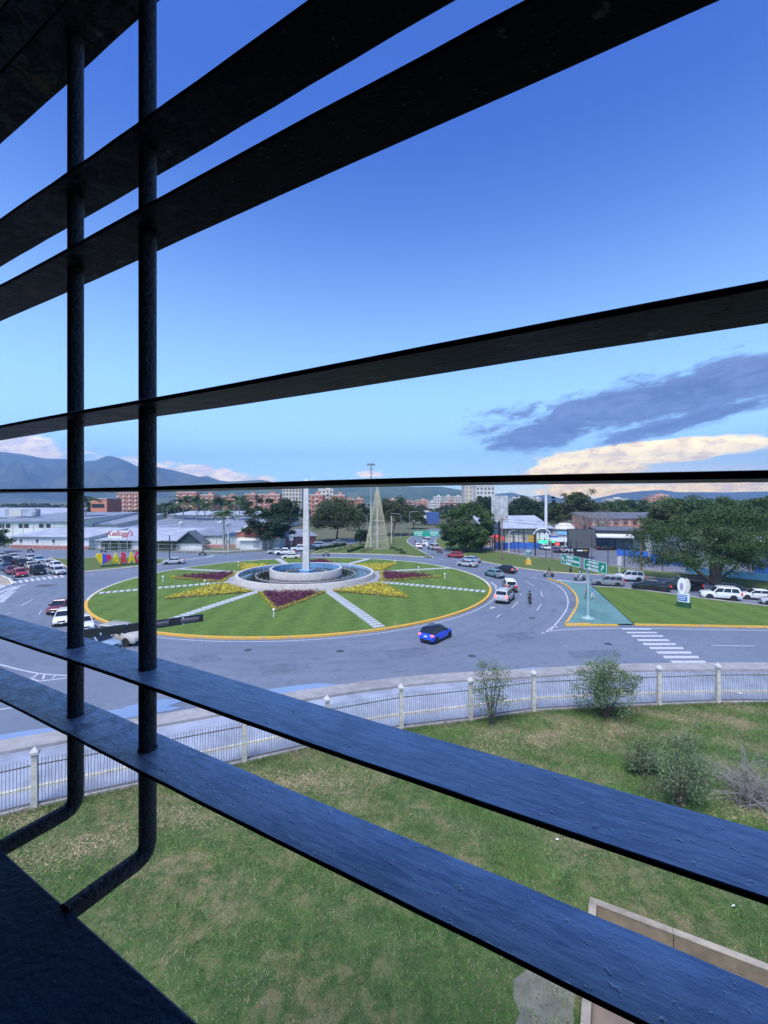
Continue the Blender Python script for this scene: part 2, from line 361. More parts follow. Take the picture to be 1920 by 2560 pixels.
# pavement strip and service lane between road and fence
near_walk = MB(); ribbon(near_walk, near_s, 0, -1.5, 0, .16); struct('pavement', near_walk, CONC)
lane = MB(); fp = smoothpath(fence_pts, 2)
LA = offset(near_s, -1.52)
lane_poly = [p for p in LA] + [Vector((p[0], p[1])) for p in reversed(fp)]
struct('path', fan(MB(), lane_poly, .004), mat('lane_asphalt', (.30, .33, .39), .42, .30, .5, bump=.12))  # pale bluish tone: sky sheen of the wet lane put into the colour
kb = MB(); ribbon(kb, offset(fp, 1.75), .09, -.09, 0, .10); struct('path_kerb', kb, mat('old_kerb', (.50, .47, .38), .8, .3, 3))
# lawn of the yard, out to the fence
yard = [Vector((-60, 0.75)), Vector((60, 0.75)), Vector((60, 30))] + [Vector((p[0], p[1])) for p in reversed(fp)] + [Vector((-60, 14))]
struct('lawn', fan(MB(), yard, .002), YARD)
# ------------------------------------------------------------------ central island
IC = Vector((-13.6, 75.6)); IR = 31.0
def circ(r, n=96, c=IC, a0=0, a1=2 * math.pi):
    return [Vector((c.x + r * math.cos(a0 + (a1 - a0) * k / n), c.y + r * math.sin(a0 + (a1 - a0) * k / n))) for k in range(n)]
isl = MB(); n = 128
prof = [(r, .15 + .35 * (1 - (r / IR) ** 2)) for r in (30.7, 27, 22, 17, 13.4, 9.5)]
V = [(IC.x + r * math.cos(2 * math.pi * k / n), IC.y + r * math.sin(2 * math.pi * k / n), z) for r, z in prof for k in range(n)]
isl.add(V, [(i * n + k, i * n + (k + 1) % n, (i + 1) * n + (k + 1) % n, (i + 1) * n + k) for i in range(len(prof) - 1) for k in range(n)])
def gz(x, y):                        # turf height on the island
    r = math.hypot(x - IC.x, y - IC.y); return .15 + .35 * (1 - (r / IR) ** 2)
struct('roundabout_lawn', isl, TURF)
def arc_kerb(a0, a1, m, zt=.2):
    k = MB(); N = max(4, int((a1 - a0) / R(3))); path = [Vector((IC.x + 31.0 * math.cos(a0 + (a1 - a0) * i / N), IC.y + 31.0 * math.sin(a0 + (a1 - a0) * i / N))) for i in range(N + 1)]
    ribbon(k, path, .32, -.06, 0, zt); return struct('kerb', k, m)
arc_kerb(R(-152), R(-8), YEL); arc_kerb(R(-8), R(208), PALEK, .18)
ln = MB(); ribbon(ln, [Vector((IC.x + 31.75 * math.cos(a), IC.y + 31.75 * math.sin(a))) for a in [R(-140 + 4 * i) for i in range(36)]], .07, -.07, .006)
struct('edge_line', ln, WPAINT)
# paved ring, fountain
FC = Vector((-13.7, 78.3))
rg = MB(); rg.lathe([(13.2, .30), (13.2, .53), (11.9, .53)], 96, (FC.x, FC.y, 0), cap=False); struct('paved_ring', rg, mat('ring_paving', (.30, .295, .30), .8, .25, .9, bump=.2))
fo = thing('fountain', 'round concrete fountain with two tiers and blue inner basin around the obelisk', 'fountain', (FC.x, FC.y, .4))
BASIN = mat('basin_concrete', (.47, .44, .40), .8, .16, 1.2, bump=.2); BLUEP = mat('pool_blue', (.14, .31, .50), .6, .25, 1.5)
MB().lathe([(12.1, 0), (12.0, .85), (11.95, .95), (11.45, .95), (11.4, .88), (11.38, .3)], 96, cap=False).build('outer_wall', BASIN, fo, 40)
MB().lathe([(11.37, .93), (11.36, .36)], 96, cap=False).build('outer_lining', mat('pool_pale_blue', (.30, .46, .62), .6, .3, 1.5), fo)
MB().lathe([(6.3, .2), (6.3, 1.62), (6.25, 1.7), (5.85, 1.7)], 72, cap=False).build('inner_wall', BASIN, fo, 40)
MB().lathe([(5.86, 1.69), (5.8, .6), (0.01, .6)], 72, cap=False).build('inner_lining', BLUEP, fo, 40)
WATER = custom('water', lambda g, b, tc: (b.inputs['Base Color'].__setattr__('default_value', (.016, .020, .016, 1)), bump(g, b, g.noise(tc, 2.2, 3, .5), .12, .02)), .03)
MB().lathe([(11.37, .52), (6.31, .52)], 96, cap=False).build('pool_water', WATER, fo)
MB().lathe([(5.8, .80), (.9, .80)], 72, cap=False).build('basin_water', WATER, fo)
def ringtube(r, z, tr, n=72): return [(r * math.cos(2 * math.pi * k / n), r * math.sin(2 * math.pi * k / n), z) for k in range(n + 1)]
PIPE = mat('pipe_grey', (.42, .40, .38), .6, .2, 4)
for r, z in ((8.6, .58), (3.6, .88)): MB().tube(ringtube(r, z, .06), .06, 6).build('spray_pipe', PIPE, fo)
jet = MB().lathe([(.05, 0), (.045, .32), (.02, .36)], 8).mesh('nozzle', PIPE)
for r, z, k in ((8.6, .6, 36), (3.6, .9, 20), (11.0, .5, 40)):
    for i in range(k):
        a = 2 * math.pi * (i + .3) / k; link('nozzle', jet, fo, (r * math.cos(a), r * math.sin(a), z))
ob = thing('obelisk', 'tall tapered pale concrete obelisk rising from the fountain', 'obelisk', (FC.x, FC.y, .4))
OBM = mat('obelisk_concrete', (.60, .57, .54), .8, .16, .8, bump=.25)
sh = MB()
for i in range(9):                      # shaft cast in lifts
    z0, z1 = 1.4 + i * 1.72, 1.4 + (i + 1) * 1.72
    w0, w1 = .58 - .020 * i, .58 - .020 * (i + 1)
    sh.hexa([(a * w0, b * w0, z0) for a, b in ((-1, -1), (1, -1), (1, 1), (-1, 1))], [(a * w1, b * w1, z1 - .02) for a, b in ((-1, -1), (1, -1), (1, 1), (-1, 1))])
sh.v = [(x * .98, y * .98, z) for x, y, z in sh.v]; sh.build('shaft', OBM, ob)
MB().lathe([(1.3, .2), (1.3, 1.25), (1.15, 1.4)], 6).build('base', BLUEP, ob)
MB().hexa([(a * .39, b * .39, 16.9) for a, b in ((-1, -1), (1, -1), (1, 1), (-1, 1))], [(a * .2, b * .2, 17.2) for a, b in ((-1, -1), (1, -1), (1, 1), (-1, 1))]).build('cap', OBM, ob)
# star of planted beds
ROT = R(1.2)
PURP = mat('purple_leaves', (.13, .028, .065), .7, .2, 2, island=.45); YELL = mat('yellow_leaves', (.56, .48, .045), .7, .2, 2, island=.4)
BORD = mat('yellow_border', (.45, .36, .02), .8, .2, 3, island=.25); SOIL = mat('soil', (.10, .07, .05), .95, .3, 3)
def leafquads(C, size, flat=.6, asp=.6):
    """C (n,3) centres -> V,Q of randomly turned quads"""
    n = len(C); a = rng.normal(size=(n, 3)); a /= np.linalg.norm(a, axis=1)[:, None]
    b = rng.normal(size=(n, 3)); b[:, 2] *= flat; b -= (a * b).sum(1)[:, None] * a; b /= np.linalg.norm(b, axis=1)[:, None] + 1e-6
    s = (size * rng.uniform(.6, 1.4, n))[:, None]
    V = np.stack([C - a * s, C - b * s * asp, C + a * s, C + b * s * asp], 1).reshape(-1, 3)
    return V, np.arange(4 * n).reshape(-1, 4)
where = {0: ('nearest the blue car', 'on the camera side of the fountain'), 1: ('', 'front right of the fountain'), 2: ('', 'right of the fountain'), 3: ('', 'behind the fountain to the right'), 4: ('', 'straight behind the obelisk'), 5: ('', 'behind the fountain to the left'), 6: ('', 'left of the fountain'), 7: ('', 'front left of the fountain')}
def tri_pts(A, B, C, n):
    u = rng.random((n, 2)); m = u.sum(1) > 1; u[m] = 1 - u[m]
    return A + u[:, :1] * (B - A) + u[:, 1:] * (C - A)
for k in range(8):
    a = R(-90) + ROT + k * R(45); d = np.array([math.cos(a), math.sin(a)]); t = np.array([-d[1], d[0]])
    purple = k % 2 == 0
    tip = d * 23.8; b1 = d * 13.3 + t * 4.9; b2 = d * 13.3 - t * 4.9
    lab = ('dark purple' if purple else 'bright yellow') + ' star-point flower bed ' + where[k][1]
    bt = thing('flower_bed', lab, 'flower bed', (FC.x, FC.y, 0), 0, 'star of flower beds round the fountain')
    cor = [tip, b1, b2]
    def zz(p): return gz(FC.x + p[0], FC.y + p[1])
    sm = MB(); sm.add([(p[0], p[1], zz(p) + .05) for p in cor], [(0, 1, 2)]); sm.build('soil', SOIL, bt)
    ctr = sum(cor) / 3; inner = [ctr + (p - ctr) * (.82 if purple else .90) for p in cor]
    base = tri_pts(*inner, 170 if purple else 260)
    hgt = (.62 if purple else .28)
    C = []
    for q in base:
        nn = 30 if purple else 18; r = rng.normal(size=(nn, 3)) * np.array([.22, .22, .12])
        C.append(np.c_[q[0] + r[:, 0], q[1] + r[:, 1], zz(q) + hgt * .6 + r[:, 2] * (1.2 if purple else .7) + rng.normal() * .08])
    V, Q = leafquads(np.concatenate(C), .085); tag(link('leaves', fastmesh('leaves', V, Q, PURP if purple else YELL), bt), kind='stuff')
    C = []
    for i in range(3):
        p, q = cor[i], cor[(i + 1) % 3]
        for s in np.linspace(0, 1, int(np.linalg.norm(q - p) / .10)):
            x = p + (q - p) * s; r = rng.normal(size=(5, 3)) * .11; C.append(np.c_[x[0] + r[:, 0], x[1] + r[:, 1], zz(x) + .22 + r[:, 2]])
    V, Q = leafquads(np.concatenate(C), .07); tag(link('border_hedge', fastmesh('border_hedge', V, Q, BORD), bt), kind='stuff')
    # stepping slabs of the path between two points
    a2 = a + R(22.5); d2 = np.array([math.cos(a2), math.sin(a2)])
    pt = thing('stepping_path', 'path of pale slabs over the island lawn, ' + ['front, from fountain toward the blue car', 'right, below the right purple bed', 'right, above the right purple bed', 'far side right of the obelisk', 'far side left of the obelisk', 'far left above the left purple bed', 'left, between left purple and front-left yellow beds', 'front left, ending below the black signal arm'][k], 'path', (FC.x, FC.y, 0), math.atan2(d2[1], d2[0]), 'stepping paths of the roundabout')
    sb = MATS.get('slab') or mat('slab', (.42, .44, .44), .8, .15, 2)
    me = MB().box((0, 0, .0), (.62, 1.35, .10)).mesh('slab', sb)
    for i in range(24):
        r = 13.5 + i * .865; sx, sy = FC.x + d2[0] * r, FC.y + d2[1] * r
        if math.hypot(sx - IC.x, sy - IC.y) < 30.4: link('slab', me, pt, (r, 0, gz(sx, sy) + .02))
# small lamps standing in the turf
LAMPW = mat('globe_white', (.8, .8, .78), .4, 0)
for i, (px, lab) in enumerate(((Q4(600, 1115), 'behind left yellow bed'), (Q4(165, 1385), 'beside left slab path'), (Q3(1075, 1320), 'at far left of island lawn'), (Q5(1012, 1282), 'behind right yellow bed'), (Q6(240, 1190), 'beside right far slab path'), (Q6(580, 1282), 'at far right of island lawn'), (R2(478, 1252), 'at tip of front purple bed'))):
    p = at(*px, .3); t = thing('garden_lamp', 'short white lamp post ' + lab, 'lamp', (p.x, p.y, gz(p.x, p.y)), 0, 'garden lamps on the island')
    MB().tube([(0, 0, -.02), (0, 0, .75)], .07, 8).build('post', WHITE, t); MB().ball((0, 0, .88), .16).build('globe', LAMPW, t, 60)
# ------------------------------------------------------------------ other islands, verges
def island(name, poly, m, kerbm=PALEK, zt=.16, kerb=True):
    poly = [Vector((p[0], p[1])) for p in poly]
    ar = sum(poly[i].x * poly[(i + 1) % len(poly)].y - poly[(i + 1) % len(poly)].x * poly[i].y for i in range(len(poly)))
    if ar < 0: poly.reverse()
    struct(name, fan(MB(), poly, zt), m)
    if kerb:
        k = MB(); c = poly + [poly[0]]; ribbon(k, c, .02, -.2, 0, zt + .03); struct('kerb', k, kerbm)
def sp(pts, k=2): return smoothpath(P(*pts), k)
# far island with the wire tree
island('median_lawn', [Vector((p[0], p[1])) for p in P(*[Q5(1480, 1192), Q5(1300, 1183), Q5(900, 1157), Q5(500, 1146), Q5(230, 1142), Q5(0, 1146)])] + P((800, 1376), (880, 1366), (960, 1352), (1020, 1341)) + P(*[Q6(150, 735), Q6(95, 780), Q6(90, 815), Q6(190, 885), Q6(330, 962), Q6(430, 1012)]), VERGE)
# right island: teal paving plus lawn
tip = R4(-40, 885)
tealp = smoothpath(P(Q7(770, 1140), Q7(950, 1195), Q7(1060, 1280), Q7(1112, 1370), Q7(1108, 1460), Q7(1060, 1545), R4(110, 1215)), 2) + P(R4(98, 1238), R4(300, 1238), R4(622, 1238), R4(470, 1095), R4(305, 945), R4(150, 918))
island('teal_pavement', tealp, TEAL, YEL, .15, kerb=False)
kb = MB(); ribbon(kb, tealp[:-4], .0, .26, 0, .18); struct('kerb', kb, YEL); kb = MB(); ribbon(kb, P(R4(98, 1240), R4(300, 1240), R4(500, 1240)), .0, -.3, 0, .17); struct('kerb', kb, YEL)
rl = P(R4(628, 1236), R4(1659, 1254), (2200, 1582), (2200, 1545), R4(1659, 1095), R4(1200, 1040), R4(800, 985), R4(540, 953), R4(312, 942), R4(470, 1090))
island('island_lawn', rl, TURF, YEL, .14, kerb=False)
kb = MB(); ribbon(kb, rl[:3], .0, -.3, 0, .17); struct('kerb', kb, YEL)
g1 = MB(); ribbon(g1, P(R4(1800, 1112), R4(1659, 1097), R4(1200, 1042), R4(800, 987), R4(540, 955), R4(312, 944)), -.25, .5, .16, .175); struct('gutter', g1, CONC)
# right far verge
vg = P(*[Q6(470, 770), Q6(460, 800), Q6(470, 835), Q6(530, 880), Q6(640, 920), Q6(850, 990), Q6(1000, 1044), Q6(1300, 1104), Q6(1659, 1160)]) + P(R4(0, 832), R4(200, 845), R4(430, 855), R4(700, 868), R4(1060, 896), R4(1400, 925), (1920, 1494), (2200, 1530), (2200, 1470), (1920, 1452), R4(1060, 850), R4(700, 820), R4(450, 790), R4(0, 735), R3(1000, 1110), R3(600, 1040), R3(480, 1010), R3(300, 960), (1130, 1346))
island('verge', vg, VERGE, PALEK, .14)
fw = MB(); ribbon(fw, P((2200, 1476), (1920, 1454), R4(1060, 846), R4(700, 814), R4(450, 784), R4(0, 728), R3(1000, 1100), R3(600, 1034), R3(500, 1010)), 0, -2.2, .145, .16); struct('footpath', fw, CONC)
# parking lot
lot = P((2300, 1470), (1920, 1447), R4(1060, 842), R4(700, 810), R4(450, 780), R4(0, 724), R3(1000, 1094), R3(600, 1028), (1212, 1362), (1240, 1352), (1500, 1352), (1700, 1352), (2300, 1380))
struct('car_park', fan(MB(), lot, .01), mat('dark_asphalt', (.14, .145, .165), .7, .2, .5))
# left island with the letters, left median, factory pavement and verge
island('letter_lawn', P(Q2(640, 1010), Q2(830, 1030), Q3(0, 1010), Q3(740, 1005), Q3(1160, 1040), Q3(1180, 1070), Q3(960, 1098), Q3(740, 1120), Q3(460, 1150), Q3(100, 1185), Q2(1040, 1195), Q2(900, 1150), Q2(760, 1060)), VERGE, PALEK, .14)
lw = MB(); ribbon(lw, P(Q3(1190, 1085), Q3(960, 1112), Q3(740, 1134), Q3(460, 1165), Q3(100, 1200), Q2(1040, 1212)), 0, -1.3, .0, .12); struct('pavement', lw, CONC)
island('traffic_island', P(Q2(-200, 1255), Q2(20, 1250), Q2(110, 1290), Q2(150, 1340), Q2(145, 1362), Q2(60, 1378), Q2(-200, 1395)), mat('island_dirt', (.36, .30, .24), .9, .3, 2), WHITE, .14)
fpv = MB(); ribbon(fpv, P((-600, 1347), (0, 1364), (150, 1369), (330, 1376), (560, 1381), (690, 1373)), 0, 3.2, 0, .12); struct('pavement', fpv, CONC)
struct('factory_verge', fan(MB(), P((-600, 1344), (0, 1361), (150, 1366), (330, 1373), (560, 1378), (690, 1370), (780, 1352), (780, 1345), (560, 1350), (300, 1346), (0, 1338), (-600, 1325)), .03), VERGE)
# ------------------------------------------------------------------ road markings
def stripes(name, quads, m=WPAINT, z=LINE_Z):
    mb = MB()
    for q in quads: mb.quad(*[(p.x, p.y, z) for p in P(*q)])
    return struct(name, mb, m)
st = [((525, 1262), (755, 1262), (765, 1272), (545, 1272)), ((565, 1290), (800, 1290), (810, 1301), (580, 1301)), ((607, 1315), (845, 1315), (858, 1328), (620, 1328)), ((648, 1346), (890, 1346), (905, 1361), (665, 1361)), ((692, 1376), (942, 1376), (957, 1392), (708, 1392)), ((742, 1406), (1000, 1406), (1017, 1423), (760, 1423)), ((795, 1440), (1060, 1440), (1077, 1458), (815, 1458)), ((848, 1474), (1118, 1474), (1135, 1494), (868, 1494)), ((905, 1511), (1172, 1511), (1195, 1532), (930, 1532))]
for q in st:
    mb = MB(); mb.quad(*[(p.x, p.y, LINE_Z) for p in P(*[R4(*c) for c in q])]); struct('crossing_stripe', mb, WPAINT)
for i in range(9):
    x0 = 152 + 76 * i; y0 = 1322 - 9.6 * i
    mb = MB(); mb.quad(*[(p.x, p.y, LINE_Z) for p in P(Q2(x0, y0 - 12), Q2(x0 + 44, y0 - 17), Q2(x0 + 76, y0 + 14), Q2(x0 + 30, y0 + 20))]); struct('crossing_stripe', mb, WPAINT)
def line(pts, wd=.12, m=WPAINT, k=2, name='lane_line'):
    mb = MB(); ribbon(mb, smoothpath(P(*pts), k), wd / 2, -wd / 2, LINE_Z - .004); return struct(name, mb, m)
line([Q2(120, 1290), Q2(400, 1255), Q2(660, 1222), Q2(850, 1200)], .35)
line([R4(-80, 1300), R4(0, 1278), R4(300, 1262), R4(800, 1262), R4(1200, 1272), R4(1659, 1280), (2100, 1580)], .16)
line([R4(1225, 1393), R4(1560, 1398)], .14); line([R4(80, 1398), R4(125, 1398)], .1)
line([Q7(560, 1120), Q7(760, 1150), Q7(900, 1210), Q7(990, 1300), Q7(1020, 1400), Q7(1000, 1490), Q7(950, 1567), R4(-20, 1290)], .16)
line([R4(-60, 1300), R4(10, 1240), R4(45, 1258)], .14)
for q in (((528, 1165), (627, 1222)), ((455, 1270), (468, 1328)), ((697, 1280), (722, 1345)), ((438, 1400), (365, 1475)), ((708, 1425), (655, 1502)), ((190, 1585), (235, 1550)), ((600, 1117), (690, 1140))): line([Q7(*c) for c in q], .13)
line([Q6(1180, 1320), Q6(1240, 1360), Q6(1275, 1420)], .14); line([Q6(1545, 1420), Q6(1570, 1490)], .12); line([Q6(500, 1020), Q6(575, 1040)], .12); line([Q6(640, 1000), Q6(760, 1050)], .12)
line([R5(-60, 370), R5(0, 382), R5(120, 415), R5(250, 440), R5(400, 448)], .16); line([R5(230, 482), R5(400, 462)], .16); line([R5(180, 462), R5(230, 482)], .12)
for a, b in (((195, 460), (230, 436)), ((255, 470), (262, 445)), ((310, 465), (330, 448))): line([R5(*a), R5(*b)], .14)
line([R5(-40, 655), R5(110, 633)], .14); line([R1(140, 1175), R1(215, 1135)], .13); line([R1(40, 1232), R1(72, 1220)], .13); line([R1(250, 1235), R1(270, 1205)], .1)
for pts in ([Q2(-60, 1420), Q2(60, 1375), Q2(150, 1368)], [Q2(-40, 1475), Q2(120, 1400), Q2(330, 1355)], [Q2(-20, 1540), Q2(60, 1470), Q2(240, 1385)], [Q2(0, 1590), Q2(100, 1500), Q2(180, 1440)]): line(pts, .7, WORN, name='worn_hatching')
line([Q3(1330, 1040), Q3(1500, 1015), Q3(1659, 1000), Q4(280, 975)], .9, WORN, name='worn_hatching')
line([Q7(880, 1150), Q7(1060, 1172), Q7(1180, 1185), Q7(1250, 1165)], .9, WORN, name='worn_hatching')
ar = MB(); ribbon(ar, P(Q7(120, 1480), Q7(165, 1465)), .22, -.22, LINE_Z); struct('lane_arrow', ar, WPAINT)
# patches of standing water by the kerb
PZ = [.005]
def puddle(c, a, b, n=26):
    PZ[0] += .003
    p = at(*R6(*c)) if len(c) == 2 else at(c[0], c[1]); mb = MB(); pts = []
    d = Vector((.96, .27)).normalized(); t = Vector((-d.y, d.x))
    for k in range(n):
        r = 1 + .12 * math.sin(.9 * k + a); q = Vector((p.x, p.y)) + d * (a * r * math.cos(2 * math.pi * k / n)) + t * (b * r * math.sin(2 * math.pi * k / n)); pts.append(q)
    struct('puddle', fan(MB(), pts, PZ[0]), mat('puddle_water', (.20, .28, .42), .08, .1))  # bright blue base: reflected sky put into the water colour
puddle((830, 378), 3.2, .45); puddle((60, 440), 3.6, .6); puddle((1540, 318), 3.5, .3); puddle((45, 1845, 0), 3.4, .8); puddle((300, 1785, 0), 3.6, .8); puddle((390, 1760, 0), 1.8, .6)
for pp in (((960, 1626), (1060, 1615), (1075, 1634), (985, 1650)), ((1240, 1585), (1310, 1578), (1340, 1596), (1262, 1606)), ((640, 1668), (760, 1652), (775, 1668), (655, 1688)), ((1420, 1628), (1540, 1624), (1560, 1640), (1432, 1646)), ((470, 1640), (540, 1632), (556, 1650), (486, 1660))):
    struct('road_patch', fan(MB(), [p + Vector((random.uniform(-.2, .2), random.uniform(-.2, .2), 0)) for p in P(*pp)], .004), mat('patch_new', (.115, .140, .182), .7, .25, 1.5, bump=.2))
for pp in ((1180, 1640), (850, 1628), (1330, 1545), (620, 1625), (1520, 1610)):
    q = at(*pp); mc = MB().lathe([(.36, .0), (.36, .006), (.30, .008), (.29, .005), (.02, .006)], 20).build('manhole_cover', mat('cast_iron', (.055, .06, .07), .6, .3, 20, bump=.5)); mc.location = (q.x, q.y, .004); tag(mc, kind='structure')
pt = MB(); fan(pt, P(Q2(430, 1385), Q2(520, 1355), Q2(745, 1350), Q2(640, 1385)), .005); struct('road_patch', pt, mat('patch_asphalt', (.085, .085, .095), .8, .2, 2))
# ------------------------------------------------------------------ window grille (window plane runs away to the left)
TH = math.atan((CX + 992) / F)
gu = Vector((-math.sin(TH), math.cos(TH), 0)); gn = Vector((math.cos(TH), math.sin(TH), 0))
GM = Matrix((( gu.x, gn.x, 0, 0), (gu.y, gn.y, 0, 0), (0, 0, 1, 0), (0, 0, 0, 1)))   # local x along slats (to the left), y outward
PN, PF = .50, .60
gr = thing('window_grille', 'dark navy iron window grille of flat slats and round bars in front', 'window grille', (0, 0, H))
gr.matrix_world = Matrix.Translation((0, 0, H)) @ Matrix(((gu.x, gn.x, 0, 0), (gu.y, gn.y, 0, 0), (0, 0, 1, 0), (0, 0, 0, 1)))
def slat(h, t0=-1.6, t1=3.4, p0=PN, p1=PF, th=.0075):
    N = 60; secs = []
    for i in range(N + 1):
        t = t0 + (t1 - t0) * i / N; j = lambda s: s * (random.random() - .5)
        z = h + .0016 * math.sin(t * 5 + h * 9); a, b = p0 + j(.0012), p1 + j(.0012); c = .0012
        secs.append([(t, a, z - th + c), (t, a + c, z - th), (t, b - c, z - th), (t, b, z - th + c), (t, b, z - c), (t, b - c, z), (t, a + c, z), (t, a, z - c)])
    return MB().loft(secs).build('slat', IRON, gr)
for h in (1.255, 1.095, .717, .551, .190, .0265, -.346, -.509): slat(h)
PB, RB = .551, .0168
for t in (1.150, .870):
    pts = [(t, PB, 1.6), (t, PB, -.70)] + [(t, PB - .022 * (1 - math.cos(a)), -.70 - .024 * math.sin(a)) for a in (R(30), R(60), R(90))] + [(t, .40, -.7255)]
    rr = [RB] * len(pts); MB().tube(pts, rr, 20).build('bar', IRONB, gr, 50)
    for h in (1.095, .717, .551, .190, .0265, -.346, -.509):
        wl = MB(); n = 18          # bead of weld paint where the bar passes the slat
        wl.lathe([(RB + .0022 + .001 * random.random(), 0), (RB + .0012, .002), (RB, .0032)], n, (t, PB, h), cap=False)
        wl.build('weld_bead', IRONB, gr, 60)
rail = MB(); secs = []
for i in range(41):
    t = -1.6 + 5 * i / 40; c = .004
    secs.append([(t, .262, -.80), (t, .404, -.80), (t, .404, -.716 - c), (t, .404 - c, -.716), (t, .262 + c, -.716), (t, .262, -.716 - c)])
rail.loft(secs).build('sill_rail', mat('sill_shaded_navy', (.026, .050, .115), .5, .30, 10, bump=.22, bscale=70, spec=.3), gr)  # navy darkened: the weaker skylight on the sill is put into the colour
# building around the viewpoint (dark inside)
bw = thing('viewpoint_building', 'dark wall of the building just inside the window sill at lower left corner', 'building', (0, 0, 0))
bw.matrix_world = Matrix(((gu.x, gn.x, 0, 0), (gu.y, gn.y, 0, 0), (0, 0, 1, 0), (0, 0, 0, 1)))
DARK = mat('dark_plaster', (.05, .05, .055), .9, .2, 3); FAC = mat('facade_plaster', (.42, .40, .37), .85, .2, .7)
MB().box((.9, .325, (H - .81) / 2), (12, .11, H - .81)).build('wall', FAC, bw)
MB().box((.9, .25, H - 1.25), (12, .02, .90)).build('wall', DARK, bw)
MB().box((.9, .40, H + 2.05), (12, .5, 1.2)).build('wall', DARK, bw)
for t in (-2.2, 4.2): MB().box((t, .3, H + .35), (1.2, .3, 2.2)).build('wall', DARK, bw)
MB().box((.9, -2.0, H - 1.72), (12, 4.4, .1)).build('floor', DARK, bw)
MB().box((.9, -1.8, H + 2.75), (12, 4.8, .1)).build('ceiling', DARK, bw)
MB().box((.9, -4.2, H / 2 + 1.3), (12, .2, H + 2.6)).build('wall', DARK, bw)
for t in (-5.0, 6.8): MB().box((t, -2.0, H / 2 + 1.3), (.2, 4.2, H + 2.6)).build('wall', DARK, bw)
# ------------------------------------------------------------------ fence of the yard
fe = thing('yard_fence', 'wavy rod fence with white concrete posts along the yard', 'fence', (0, 0, 0))
FROD = mat('fence_rod', (.27, .27, .275), .7, .3, 8); FRAIL = mat('fence_rail', (.10, .085, .075), .8, .3, 5)
pm = MB(); pm.hexa([(a * .125, b * .125, -.05) for a, b in ((-1, -1), (1, -1), (1, 1), (-1, 1))], [(a * .11, b * .11, 2.45) for a, b in ((-1, -1), (1, -1), (1, 1), (-1, 1))])
pm = pm.mesh('fence_post', POSTC)
cm = MB(); cm.hexa([(a * .17, b * .17, 2.44) for a, b in ((-1, -1), (1, -1), (1, 1), (-1, 1))], [(a * .17, b * .17, 2.56) for a, b in ((-1, -1), (1, -1), (1, 1), (-1, 1))])
cm.add([(-.17, -.17, 2.56), (.17, -.17, 2.56), (.17, .17, 2.56), (-.17, .17, 2.56), (0, 0, 2.78)], [(0, 1, 4), (1, 2, 4), (2, 3, 4), (3, 0, 4)]); cm = cm.mesh('cap', mat('cap_white', (.52, .51, .49), .8, .15, 4))
rods = []
for s in range(3):
    q = MB(); q.tube([(.016 * math.sin(.9 * i + s * 2.1) * (1 if i else 0), 0, .05 + i * .27) for i in range(9)], .017, 5); rods.append(q.mesh('rod', FROD))
for i, p in enumerate(fence_pts):
    q = fence_pts[min(i + 1, len(fence_pts) - 1)]; ang = math.atan2(q.y - p.y, q.x - p.x) if i < len(fence_pts) - 1 else ang
    o = link('post', pm, fe, (p.x, p.y, 0), ang); link('cap', cm, o)
    if i == len(fence_pts) - 1: break
    L = (Vector(q) - Vector(p)).length; d = (Vector(q) - Vector(p)) / L
    for z in (1.92, .22): MB().tube([Vector((p.x, p.y, z)) + d * .12, Vector((q.x, q.y, z)) - d * .12], .028, 6).build('rail', FRAIL, fe)
    n = int(L / .128)
    if i in (0, len(fence_pts) - 2):
        ob = MB()
        for k in range(1, n): c = p + d * (L * k / n); ob.tube([(c.x, c.y, .05), (c.x, c.y, 2.2)], .016, 4)
        tag(ob.build('outer_rods', FROD, fe), kind='stuff')
    else:
        for k in range(1, n):
            c = p + d * (L * k / n); link('rod', rods[(i + k) % 3], fe, (c.x, c.y, 0), ang)
    kb = MB(); a, b = Vector((p.x, p.y)), Vector((q.x, q.y)); ribbon(kb, [a, b], .09, -.09, 0, .12); kb.build('footing', CONCD, fe)
# ------------------------------------------------------------------ grass blades of the yard (stuff)
def inpoly(pts, poly):
    x, y = pts[:, 0], pts[:, 1]; c = np.zeros(len(pts), bool); P_ = [(p[0], p[1]) for p in poly]
    for i in range(len(P_)):
        (x1, y1), (x2, y2) = P_[i - 1], P_[i]
        c ^= ((y1 > y) != (y2 > y)) & (x < (x2 - x1) * (y - y1) / (y2 - y1 + 1e-12) + x1)
    return c
def blades(name, pts, hmin, hmax, wid, m, parent=None, ln=.75):
    n = len(pts); a = rng.uniform(0, 2 * np.pi, n); h = rng.uniform(hmin, hmax, n); t = np.stack([np.cos(a), np.sin(a), np.zeros(n)], 1) * (wid * rng.uniform(.6, 1.4, n))[:, None]
    lean = rng.normal(size=(n, 3)) * (h * ln)[:, None]; lean[:, 2] = 0; up = np.zeros((n, 3)); up[:, 2] = h
    V = np.stack([pts - t, pts + t, pts + up + lean], 1).reshape(-1, 3)
    return tag(link(name, fastmesh(name, V, np.arange(3 * n).reshape(-1, 3), m), parent), kind='stuff')
cand = np.c_[rng.uniform(-26, 34, 700000), 8 + 24 * np.sqrt(rng.random(700000)), np.zeros(700000)]
cand = cand[np.abs(cand[:, 0]) < cand[:, 1] * .95]
cand = cand[inpoly(cand, yard)]
tuft = np.sin(cand[:, 0] * 1.7 + np.sin(cand[:, 1] * 1.3) * 2) + np.sin(cand[:, 1] * 2.1 + cand[:, 0] * .7) + rng.normal(size=len(cand)) * .9
ga = cand[tuft > -.2]; gb = cand[tuft <= -.2]
tag(blades('grass', ga[:270000], .04, .15, .011, mat('blade_green', (.105, .190, .045), .8, .3, 1.2, island=.45)), 'short uneven green grass covering the yard lawn', 'grass')
